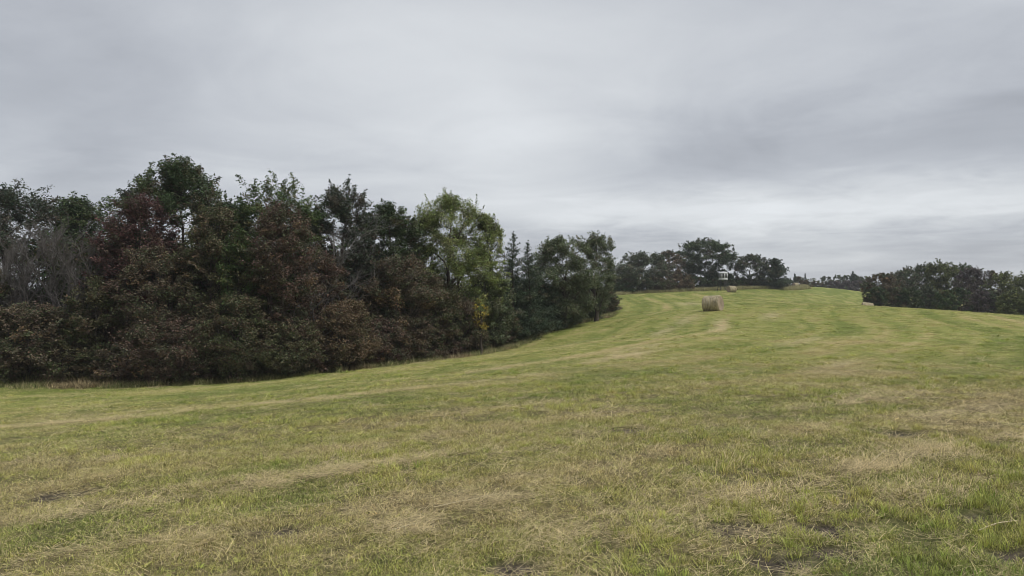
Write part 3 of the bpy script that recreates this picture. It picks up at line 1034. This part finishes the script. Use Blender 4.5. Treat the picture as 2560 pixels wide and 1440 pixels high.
plant('tree', 700, 34.5, 488, 190, 'multi', 'redbrown', 'red brown tree in front of the broad round green oak', 'tree', .1, 15000, .13, GF)
plant(BUSH, 425, 32.4, 775, 240, 'shrub', 'redbrown', 'low wide reddish bush under the brown leaved small tree', 'bush', .02, 13000, .11, GF)
plant(BUSH, 590, 33, 730, 200, 'shrub', 'olive', 'olive brown bush below the narrow green sapling', 'bush', .02, 11000, .11, GF)
plant(BUSH, 720, 34, 790, 180, 'shrub', 'olive', 'low dark olive bush left of the tangle of pale dead limbs', 'bush', .02, 8000, .11, GF)
plant('dead_tree', 835, 38, 500, 210, 'bare', None, 'grey dead tree with a fan of fine bare branches', 'dead tree', nleaf=240, leaf=.011)
plant('dead_tree', 775, 35.5, 680, 170, 'bare', None, 'pale dead limbs tangled low in the middle of the wood', 'dead tree', nleaf=60, leaf=.012)
plant(BUSH, 800, 37.5, 620, 170, 'shrub', 'redbrown', 'thin reddish bush behind the pale dead limbs', 'bush', .05, 7000, .12, GF)
plant(BUSH, 868, 36, 745, 170, 'shrub', 'tan', 'tan orange bush standing forward right of the dead limbs', 'bush', .02, 10000, .11, GF)
plant('tree', 1005, 40, 630, 215, 'multi', 'brown', 'wide brown tree below the small pointed dark oak', 'tree', .05, 16000, .13, GF)
plant(BUSH, 960, 38.4, 790, 150, 'shrub', 'redbrown', 'low rusty bush in front of the wide brown tree', 'bush', .02, 8000, .11, GF)
plant(BUSH, 1090, 42.3, 690, 140, 'shrub', 'olive', 'olive bush at the foot of the pale green tree', 'bush', .03, 9000, .12, GF)
plant(BUSH, 1060, 41, 800, 120, 'shrub', 'brown', 'low brown bush in front of the olive bush', 'bush', .02, 6500, .11, GF)
plant(BUSH, 1150, 43.6, 735, 120, 'shrub', 'brown', 'brown green bush left of the bright yellow leaves', 'bush', .02, 8000, .12, GF)
plant('yellow_sapling', 1203, 43.3, 742, 44, 'upright', 'yellow', 'sapling with bright yellow leaves at the front of the wood', 'sapling', .42, 420, .12)
plant(BUSH, 1218, 47, 670, 130, 'shrub', 'greygreen', 'grey green bush right of the bright yellow leaves', 'bush', .02, 10000, .13, GF)
plant(BUSH, 1262, 48.5, 775, 80, 'shrub', 'olive', 'small dull bush at the field edge below the cedars', 'bush', .02, 5000, .12, GF)
plant('cedar_tree', 1300, 52.5, 690, 110, 'cedar', 'cedar', 'dark bushy cedar in front of the two pointed cedars', 'tree', nleaf=9000, leaf=.15)
plant('cedar_tree', 1358, 55, 700, 120, 'cedar', 'cedar', 'dark squat cedar at the foot of the round grey green tree', 'tree', nleaf=9000, leaf=.15)
plant(BUSH, 1420, 60, 690, 110, 'shrub', 'greygreen', 'grey bush in front of the round grey green tree', 'bush', .02, 9000, .14, GF)
plant(BUSH, 1478, 65, 690, 90, 'shrub', 'greygreen', 'grey bush below the thin see-through tree', 'bush', .02, 7000, .14, GF)
plant(BUSH, 1512, 71, 712, 60, 'shrub', 'brown', 'brown bush leaning over the grass at the right tip of the wood', 'bush', .05, 5000, .14, GF)

# --- low fill along the wood's foot, alike enough to share a label
for (px, Y, top, w, pal, lb) in [(160, 32.3, 840, 150, 'olive',
      'brambly undergrowth left of the fallen branch, near the corner bush'), (310, 32.5, 850, 130, 'brown',
      'brown brambles right of the fallen branch'), (520, 33, 850, 150, 'redbrown',
      'wide reddish brambles beneath the low wide reddish bush'), (640, 33.8, 850, 130, 'brown',
      'brown brambles beneath the brown bush in the middle of the wood'),
                             (780, 35.4, 850, 120, 'redbrown',
      'reddish brambles under the pale dead limbs'), (900, 37.3, 845, 110, 'redbrown',
      'reddish brambles at the foot of the tan orange bush'), (1010, 39.6, 840, 110, 'brown',
      'brown brambles below the low rusty bush'), (1110, 42.6, 820, 90, 'redbrown',
      'reddish brambles below the olive bush at the foot of the pale green tree'), (1185, 45, 815, 90, 'olive',
      'olive brambles straight below the bright yellow leaves'),
                             (1240, 47.3, 812, 70, 'brown',
      'brown brambles right of the bright yellow leaves at the field edge'), (30, 31.8, 855, 150, 'redbrown',
      'reddish brambles in the bottom left corner of the wood, left of the fallen branch')]:
    plant('undergrowth_bush', px, Y, top, w, 'shrub', pal, lb, 'bush', .0, 4200, .11, 'brambly bushes at the foot of the wood')

# --- inner wood: one dark mass of stems and leaves behind the front rows
def inner_wood():
    rng = np.random.default_rng(77)
    n = 4200
    t = rng.uniform(0, 1, n)
    E = np.array([(-75, 27), (-24, 31), (-14.5, 32.6), (-6.5, 39), (-1.1, 46), (4.5, 60), (10, 72)])
    k = rng.choice(6, n, p=np.array((.12, .22, .22, .2, .14, .10)))
    q = E[k] * (1 - t[:, None]) + E[k + 1] * t[:, None]
    dv = E[k + 1] - E[k]; dv = dv / np.linalg.norm(dv, axis=1)[:, None]
    off = rng.uniform(3.5, 12, n)
    x = q[:, 0] - dv[:, 1] * off; y = q[:, 1] + dv[:, 0] * off
    zz = ground_z(x, y, False)
    h = rng.uniform(.2, 1, n) * np.interp(q[:, 0], (-30, -5, 0, 8), (7.6, 7.0, 5.2, 3.8))
    c = np.c_[x, y, zz + h]
    cols = np.concatenate([pal_cols(rng, 'olive', n // 2), pal_cols(rng, 'oak', n - n // 2)])[rng.permutation(n)]
    me = leaves_mesh('inner_wood', rng, c, rng.uniform(.6, 1.1, n), 34, .25, cols, M_LEAF)
    o = link('inner_wood', me)
    tag(o, 'dim tangle of leaves deep inside the wood behind the front bushes', 'undergrowth', kind='stuff')
    tb = []
    for i in range(150):
        j = rng.integers(0, n)
        b = np.array((x[j], y[j], zz[j] - .1)); e = b + np.array((rng.normal(0, .5), rng.normal(0, .5), rng.uniform(4, 7.5)))
        tb.append((curve(rng, b, e, 6, .05), np.linspace(rng.uniform(.05, .13), .02, 6), 5))
    s = link('inner_stems', tubes_mesh('inner_stems', tb, M_BARK))
    tag(s, 'thin dark stems standing deep inside the wood', 'undergrowth', kind='stuff')


inner_wood()

# --- trees on the crest
GC = 'trees on the crest'
plant(OAK, 1605, 136, 627, 140, 'round', 'greyoak', 'grey green oak at the left end of the trees on the crest', 'tree', .12, 7500, .32, GC)
plant(OAK, 1560, 128, 660, 80, 'round', 'greyoak', 'low dark tree where the crest meets the wood', 'tree', .04, 5000, .32, GC)
plant('tree', 1674, 142, 624, 88, 'round', 'brown', 'thin brownish tree left of the great oak on the crest', 'tree', .12, 5000, .30, GC)
plant(OAK, 1764, 155, 594, 142, 'round', 'oak', 'great wide dark oak behind the white hunting blind', 'tree', .13, 14000, .33, GC)
plant(OAK, 1876, 152, 633, 84, 'round', 'greyoak', 'open crowned oak right of the white hunting blind', 'tree', .1, 5200, .32, GC)
plant('cedar_tree', 1938, 150, 645, 95, 'cedar', 'cedar', 'dark broad cedar at the right end of the trees on the crest', 'tree', nleaf=6500, leaf=.34)
plant(BUSH, 1700, 137, 683, 75, 'shrub', 'tan', 'rusty brown bush below the great oak on the crest', 'bush', .02, 2600, .3)
for (px, Y, top, w, pal, lb) in [(1590, 131, 685, 90, 'greyoak',
      'dark bush under the left end oak of the crest'), (1640, 134, 688, 80, 'olive',
      'olive bush between the left end oak and the thin brownish tree on the crest'), (1808, 160, 680, 60, 'oak',
      'dark bush straight behind the hunting blind, under the edge of the great oak'), (1850, 162, 697, 60, 'oak',
      'dark bush between the hunting blind and the open crowned oak'), (1715, 158, 684, 70, 'olive',
      'olive bush behind the rusty brown bush on the crest'), (1742, 150, 690, 60, 'oak',
      'dark bush left of the trunk of the great oak'), (1785, 152, 692, 70, 'oak',
      'dark bush between the great oak and the hunting blind'), (1835, 152, 697, 60, 'oak',
      'dark bush just right of the hunting blind, behind the hay bale'),
                             (1880, 153, 696, 70, 'olive',
      'olive bush beneath the open crowned oak on the crest'), (1915, 153, 698, 60, 'oak',
      'dark bush between the open crowned oak and the broad cedar'), (1562, 127, 700, 60, 'oak',
      'low dark bush where the crest meets the wood'), (1668, 137, 700, 60, 'olive',
      'low olive bush left of the rusty brown bush on the crest')]:
    plant(BUSH, px, Y, top, w, 'shrub', pal, lb, 'bush', .0, 3200, .32, 'bushes beneath the trees on the crest')

# --- far hedge beyond the crest
for (px, Y, top, w, form, pal, lb) in [(1995, 220, 690, 40, 'shrub', 'olive',
      'olive far bush between the tiny cedar pair'), (2030, 225, 694, 50, 'shrub', 'yellowgreen',
      'yellow green far bush right of the tiny cedar pair'), (2065, 228, 690, 50, 'shrub', 'greyoak',
      'grey far bush, third along the top of the far hedge'), (2098, 226, 686, 50, 'round', 'greygreen',
      'pale grey green round far tree in the middle of the far hedge'),
                                   (2128, 228, 684, 55, 'shrub', 'oak',
      'dark far bush under the tip above the far hedge'), (2155, 226, 688, 45, 'shrub', 'greygreen',
      'grey green far bush at the right end of the far hedge'), (2012, 216, 698, 40, 'shrub', 'tan',
      'small rusty far bush beside the tiny half hidden hay bale'), (2080, 217, 700, 60, 'shrub', 'purple',
      'long purplish far bush low in the middle of the hedge'),
                                   (2115, 216, 700, 55, 'shrub', 'purple',
      'purplish far bush low in the hedge below the dark tip'), (2048, 217, 701, 50, 'shrub', 'olive',
      'low olive far bush in the left half of the far hedge'), (2150, 216, 700, 50, 'shrub', 'purple',
      'low purplish far bush at the right end of the hedge'), (1965, 216, 694, 40, 'shrub', 'oak',
      'dark far bush tucked behind the broad crest cedar')]:
    plant('hedge_bush', px, Y, top, w, form, pal, lb, 'bush', .02, 1500, .42, 'far hedge beyond the crest')
plant('cedar_tree', 1988, 214, 684, 14, 'spire', 'cedar', 'tiny left one of the far cedar pair beyond the crest', 'tree', nleaf=900, leaf=.4)
plant('cedar_tree', 2012, 226, 684, 16, 'spire', 'cedar', 'tiny right one of the far cedar pair beyond the crest', 'tree', nleaf=900, leaf=.4)
plant('cedar_tree', 2132, 224, 678, 26, 'cedar', 'cedar', 'dark tip standing above the far hedge, near its right end', 'tree', nleaf=1200, leaf=.4)

# --- trees in the dip on the right
GR = 'trees in the dip on the right'
plant(OAK, 2205, 112, 680, 90, 'round', 'brown', 'brown topped tree at the left end of the right hand trees', 'tree', .06, 6300, .27, GR)
plant(OAK, 2262, 118, 672, 100, 'round', 'greyoak', 'dark round tree right of the brown topped tree', 'tree', .06, 7000, .27, GR)
plant(OAK, 2300, 122, 658, 115, 'round', 'greyoak', 'dark tree left of the yellow green peak on the right', 'tree', .06, 7000, .27, GR)
plant('tree', 2348, 118, 646, 110, 'multi', 'yellowgreen', 'yellow green tree forming the peak of the right hand trees', 'tree', .06, 8400, .27, GR)
plant('tree', 2400, 121, 655, 110, 'round', 'green', 'dark wide tree right of the yellow green peak', 'tree', .06, 6300, .27, GR)
plant('tree', 2437, 113, 664, 110, 'multi', 'purple', 'purplish grey tree with few leaves on the right', 'tree', .06, 6720, .25, GR)
plant('tree', 2475, 118, 672, 85, 'oak', 'olive', 'thin topped tree right of the purplish one', 'tree', .06, 3360, .27, GR)
plant('tree', 2515, 110, 676, 110, 'round', 'yellowgreen', 'yellowish olive tree near the right edge of the photo', 'tree', .06, 7000, .25, GR)
plant('tree', 2575, 108, 684, 120, 'round', 'yellowgreen', 'olive tree cut off by the right edge of the photo', 'tree', .06, 7000, .25, GR)
plant('tree', 2655, 105, 676, 110, 'round', 'oak', 'dark tree right of the olive tree that the photo edge cuts', 'tree', .06, 5600, .25, GR)
plant(BUSH, 2535, 92, 722, 80, 'shrub', 'yellowgreen', 'bright green bush at the right edge behind the brow of the field', 'bush', .0, 5000, .22)
for (px, Y, top, w, pal, lb) in [(2195, 103, 715, 50, 'oak',
      'dark bush beside the sunken hay bale'), (2235, 104, 712, 60, 'olive',
      'olive bush under the dark round tree on the right'), (2275, 102, 716, 60, 'oak',
      'dark bush left of the middle beneath the right hand trees'), (2320, 104, 712, 60, 'greyoak',
      'grey green bush below the yellow green peak'), (2365, 100, 718, 60, 'green',
      'bright green bush below the dark wide tree on the right'), (2405, 102, 716, 60, 'oak',
      'dark bush left of the purplish grey tree'),
                             (2450, 98, 722, 55, 'purple',
      'purplish bush at the foot of the purplish grey tree'), (2488, 98, 724, 50, 'greyoak',
      'grey bush between the purplish bush and the bright green edge bush'), (2580, 92, 735, 60, 'olive',
      'olive bush cut by the right edge of the photo, below the bright green one'), (2640, 92, 730, 70, 'oak',
      'dark bush just beyond the right edge of the photo')]:
    plant(BUSH, px, Y, top, w, 'shrub', pal, lb, 'bush', .0, 2600, .25, 'bushes in front of the right hand trees')


# ------------------------------------------------------------------ hay bales
def bale(name, px, Y, yaw, label, D=1.40, L=1.36, sink=0.06, seed=1):
    rng = np.random.default_rng(seed)
    x = (px - 1280) / F * Y
    z = gz(x, Y)
    ax = np.array((math.cos(yaw), math.sin(yaw)))
    slope = (gz(x + ax[0], Y + ax[1]) - gz(x - ax[0], Y - ax[1])) / 2
    root = empty(name, (x, Y, z), (0, -math.atan(slope), yaw))
    tag(root, label, 'hay bale', 'round hay bales on the field')
    Rb = D / 2
    na, nl = 56, 26
    a = np.linspace(0, 2 * math.pi, na, endpoint=False)
    xs = np.linspace(-L / 2, L / 2, nl)
    A, Xg = np.meshgrid(a, xs)
    e = np.clip((np.abs(Xg) - (L / 2 - .09)) / .09, 0, 1)
    r = Rb * (1 - .075 * e ** 2) + .022 * (fbm(Xg * 5, np.cos(A) * 3 + np.sin(A) * 3.3 + 9, seed, 3) - .5) + .012 * np.sin(Xg * 26)
    bx, bz = r * np.sin(A), r * np.cos(A)
    bz = np.where(bz < -Rb * .90, -Rb * .90 + (bz + Rb * .90) * .25, bz) * .98
    V = np.stack([Xg, bx, bz + Rb * .90 * .98 - sink], -1).reshape(-1, 3)
    i = np.arange(nl - 1)[:, None] * na + np.arange(na)[None]
    j = np.arange(nl - 1)[:, None] * na + (np.arange(na)[None] + 1) % na
    link('hay_roll', mesh_from('hay_roll', V, [np.stack([i, j, j + na, i + na], -1).reshape(-1, 4)], M_WRAP, smooth=True), root)
    # wound end faces: rings of hay step in and out
    for s in (-1, 1):
        rings = np.linspace(1, 0, 15)
        W = []
        for k, f in enumerate(rings):
            dep = (.022 if k % 2 else -.012) * (1 if 0 < k < 14 else 0) + rng.normal(0, .006, na) - .05 * math.exp(-(f / .22) ** 2)
            ed = V.reshape(nl, na, 3)[0 if s < 0 else -1]
            cen = np.array((0, 0, ed[:, 2].mean()))
            p = ed[:, 1:] * f + cen[1:] * (1 - f)
            W.append(np.c_[np.full(na, s * L / 2) + s * dep, p])
        W = np.concatenate(W)
        i2 = np.arange(14)[:, None] * na + np.arange(na)[None]; j2 = np.arange(14)[:, None] * na + (np.arange(na)[None] + 1) % na
        q = np.stack([i2, i2 + na, j2 + na, j2], -1).reshape(-1, 4)
        link('end_face', mesh_from('end_face', W, [q if s < 0 else q[:, ::-1]], M_HAYEND, smooth=True), root)
    # net wrap: thin strands round the roll
    tb = []
    aa = np.linspace(0, 2 * math.pi, 40)
    for xx in np.linspace(-L / 2 + .10, L / 2 - .10, 9):
        rr = Rb * 1.012
        zz = rr * np.cos(aa); zz = np.where(zz < -Rb * .90, -Rb * .90, zz) * .98
        tb.append((np.c_[np.full(40, xx + rng.normal(0, .01)), rr * np.sin(aa), zz + Rb * .90 * .98 - sink], np.full(40, .007), 4))
    link('net_wrap', tubes_mesh('net_wrap', tb, M_NET), root)
    # stray stalks stick out of the roll
    n = 260
    A2 = rng.uniform(0, 6.283, n); x2 = rng.uniform(-L / 2, L / 2, n)
    nrm = np.c_[np.zeros(n), np.sin(A2), np.cos(A2)]
    p = nrm * Rb * .985; p[:, 0] = x2; p[:, 2] = np.maximum(p[:, 2], -Rb * .85) + Rb * .90 * .98 - sink
    dv = nrm * .5 + rng.normal(0, .7, (n, 3)); dv /= np.linalg.norm(dv, axis=1)[:, None]
    sd = np.cross(dv, nrm); sd /= np.linalg.norm(sd, axis=1)[:, None] + 1e-6
    Ls = rng.uniform(.05, .14, n)[:, None]
    VV = np.stack([p - sd * .004, p + sd * .004, p + dv * Ls], 1).reshape(-1, 3)
    link('stray_stalks', mesh_from('stray_stalks', VV, [np.arange(n * 3).reshape(-1, 3)], M_WRAP), root)['kind'] = 'stuff'
    return root


bale('hay_bale', 1783, 55, math.radians(-38), 'nearest round hay bale, lying on the open slope with one end in view', seed=3)
bale('hay_bale', 1829, 127, math.radians(14), 'round hay bale at the top of the slope below the white hunting blind', seed=4)
bale('hay_bale', 1989, 186, math.radians(20), 'tiny hay bale half hidden by the crest beside the far hedge', seed=5)
bale('hay_bale', 2167, 93, math.radians(-20), 'hay bale sunk behind the brow of the field near the right hand trees', seed=6)


# ------------------------------------------------------------------ hunting blind
def box(cx, cy, cz, sx, sy, sz):
    v = np.array([(i, j, k) for i in (-.5, .5) for j in (-.5, .5) for k in (-.5, .5)]) * (sx, sy, sz) + (cx, cy, cz)
    q = np.array([(0, 1, 3, 2), (4, 6, 7, 5), (0, 4, 5, 1), (2, 3, 7, 6), (0, 2, 6, 4), (1, 5, 7, 3)])
    return v, q


def join(parts):
    V, Q, b = [], [], 0
    for v, q in parts:
        V.append(v); Q.append(q + b); b += len(v)
    return np.concatenate(V), [np.concatenate(Q)]


def blind():
    Y = 138.0
    x = (1808 - 1280) / F * Y
    z = gz(x, Y)
    zf = EYE + (720 - 699) / F * Y - z            # floor height above the ground
    root = empty('hunting_blind', (x, Y, z))
    tag(root, 'white hunting blind with tall dark windows raised on dark legs', 'hunting blind')
    W, H = 1.70, 1.36
    # octagonal shell; z bands: flared sill, lower wall, window band of piers, upper band
    n = 8
    R = W / 2 / math.cos(math.pi / 8)
    ang = np.arange(n) * math.pi / 4

    def band(z0, z1, r0, r1):
        a = np.c_[np.cos(ang) * r0, np.sin(ang) * r0, np.full(n, z0)]
        b = np.c_[np.cos(ang) * r1, np.sin(ang) * r1, np.full(n, z1)]
        k = np.arange(n); kk = (k + 1) % n
        return np.concatenate([a, b]), np.stack([k, kk, kk + n, k + n], -1)
    fl = [band(zf, zf + .10, R * 1.07, R * 1.07), band(zf + .10, zf + .14, R * 1.07, R), band(zf + .0, zf + .001, R * .2, R * 1.07)]
    v, q = join(fl); link('floor_rim', mesh_from('floor_rim', v, q, M_WHITE), root)
    v, q = join([band(zf + .14, zf + .36, R, R * .995), band(zf + 1.24, zf + H, R * .985, R * .98)])
    link('wall', mesh_from('wall', v, q, M_WHITE), root)
    c, s2 = np.cos, np.sin
    for k in range(n):
        a0, a1 = ang[k], ang[(k + 1) % n]
        p0 = np.array((c(a0), s2(a0))) * R * .992; p1 = np.array((c(a1), s2(a1))) * R * .992
        d = (p1 - p0); Ls = np.linalg.norm(d); d /= Ls; nn = np.array((d[1], -d[0]))
        yaw = math.atan2(d[1], d[0])
        rot = np.array([(math.cos(yaw), -math.sin(yaw)), (math.sin(yaw), math.cos(yaw))])

        def slab(u, w, z0, z1, th, out):
            v, q = box(0, 0, (z0 + z1) / 2, w, th, z1 - z0)
            v[:, :2] = v[:, :2] @ rot.T + p0 + d * u + nn * out
            return v, q
        piers = [slab(.04, .10, zf + .36, zf + 1.24, .05, -.02), slab(Ls - .04, .10, zf + .36, zf + 1.24, .05, -.02), slab(Ls / 2, .10, zf + .36, zf + 1.24, .05, -.02)]
        v, q = join(piers); link('window_frame', mesh_from('window_frame', v, q, M_WHITE), root)
        for u in (Ls * .28, Ls * .72):
            v, q = slab(u, Ls / 2 - .10, zf + .365, zf + 1.235, .01, -.06)
            link('window', mesh_from('window', v, [q], M_DARK), root)
    rf, k0 = [], 5
    zr = np.array((0, .04, .13, .22, .28, .31)); rr = np.array((1.06, 1.05, .93, .72, .42, .02)) * R
    for k in range(k0):
        rf.append(band(zf + H + zr[k], zf + H + zr[k + 1], rr[k], rr[k + 1]))
    rf.append(band(zf + H - .004, zf + H, R * .5, R * 1.06))
    v, q = join(rf); link('roof', mesh_from('roof', v, q, M_WHITE), root)
    for sx in (-1, 1):
        for sy in (-1, 1):
            t = [(np.array([(sx * .95, sy * .95, -.2), (sx * .62, sy * .62, zf)]), np.array((.05, .05)), 6)]
            link('leg', tubes_mesh('leg', t, M_STEEL), root)
    t = []
    for (a, b) in (((-1, -1), (1, -1)), ((1, -1), (1, 1)), ((1, 1), (-1, 1)), ((-1, 1), (-1, -1))):
        t.append((np.array([(a[0] * .9, a[1] * .9, .15), (b[0] * .65, b[1] * .65, zf - .1)]), np.array((.025, .025)), 5))
    link('brace', tubes_mesh('brace', t, M_STEEL), root)
    t = [(np.array([(sx, -1.75, 0), (sx, -1.0, zf)]), np.array((.025, .025)), 5) for sx in (-.22, .22)]
    for k in range(7):
        f = (k + .7) / 7.5
        yy, zz = -1.75 + .75 * f, zf * f
        t.append((np.array([(-.22, yy, zz), (.22, yy, zz)]), np.array((.02, .02)), 5))
    link('ladder', tubes_mesh('ladder', t, M_STEEL), root)
    return root


blind()


# ------------------------------------------------------------------ single stalks and a fallen branch
def stalk(name, pts_px, rad, lift, mat, label, cat):
    P3 = []
    for (px, py) in pts_px:
        x, y = hit(px, py); P3.append((x, y, gz(x, y) + lift))
    P3 = np.array(P3)
    P3 = curve(np.random.default_rng(int(px)), P3[0], P3[-1], 9, .02, .008)
    o = P3[0].copy()
    me = tubes_mesh(name, [(P3 - o, np.linspace(rad, rad * .6, len(P3)), 6)], mat)
    ob = link(name, me); ob.location = o
    tag(ob, label, cat)


stalk('straw_stalk', [(2445, 1332), (2480, 1326), (2515, 1320), (2545, 1313)], .0045, .03, M_STALK, 'thick pale broken stalk near the lower right corner', 'straw stalk')
stalk('straw_stalk', [(1085, 1281), (1130, 1266), (1190, 1258), (1245, 1252)], .003, .04, M_STALK, 'long pale stalk beside the small straw tuft in the lower middle', 'straw stalk')
stalk('straw_stalk', [(2172, 1168), (2195, 1150), (2217, 1136)], .004, .04, M_STALK, 'bent pale stalk sticking up from the straw on the right', 'straw stalk')
stalk('straw_stalk', [(980, 1345), (1010, 1335), (1045, 1322)], .003, .04, M_STALK, 'pale stalk left of the dry patch in the lower middle', 'straw stalk')
stalk('fallen_branch', [(105, 938), (135, 945), (165, 951)], .035, .25, M_GREYBARK, 'grey fallen branch in the grass at the foot of the wood', 'branch')


# ------------------------------------------------------------------ thin autumn haze
def haze(density):
    bpy.context.view_layer.update()
    lo, hi = 0.0, 3.0
    for o in COL.objects:
        if o.type == 'MESH':
            for c in o.bound_box:
                z = o.matrix_world.translation.z + c[2]
                lo, hi = min(lo, z), max(hi, z)
    lo -= 1.0; hi += 1.0
    v, q = box(0, 0, (lo + hi) / 2, 3040, 3040, hi - lo)
    m, t, gg = new_mat('haze_air')
    pv = N(t, 'ShaderNodeVolumePrincipled')
    pv.inputs['Color'].default_value = (0.93, 0.96, 1.0, 1)
    pv.inputs['Density'].default_value = density
    o = N(t, 'ShaderNodeOutputMaterial')
    t.links.new(pv.outputs[0], o.inputs['Volume'])
    tag(link('haze', mesh_from('haze', v, [q], m)), kind='stuff')


haze(0.00035)
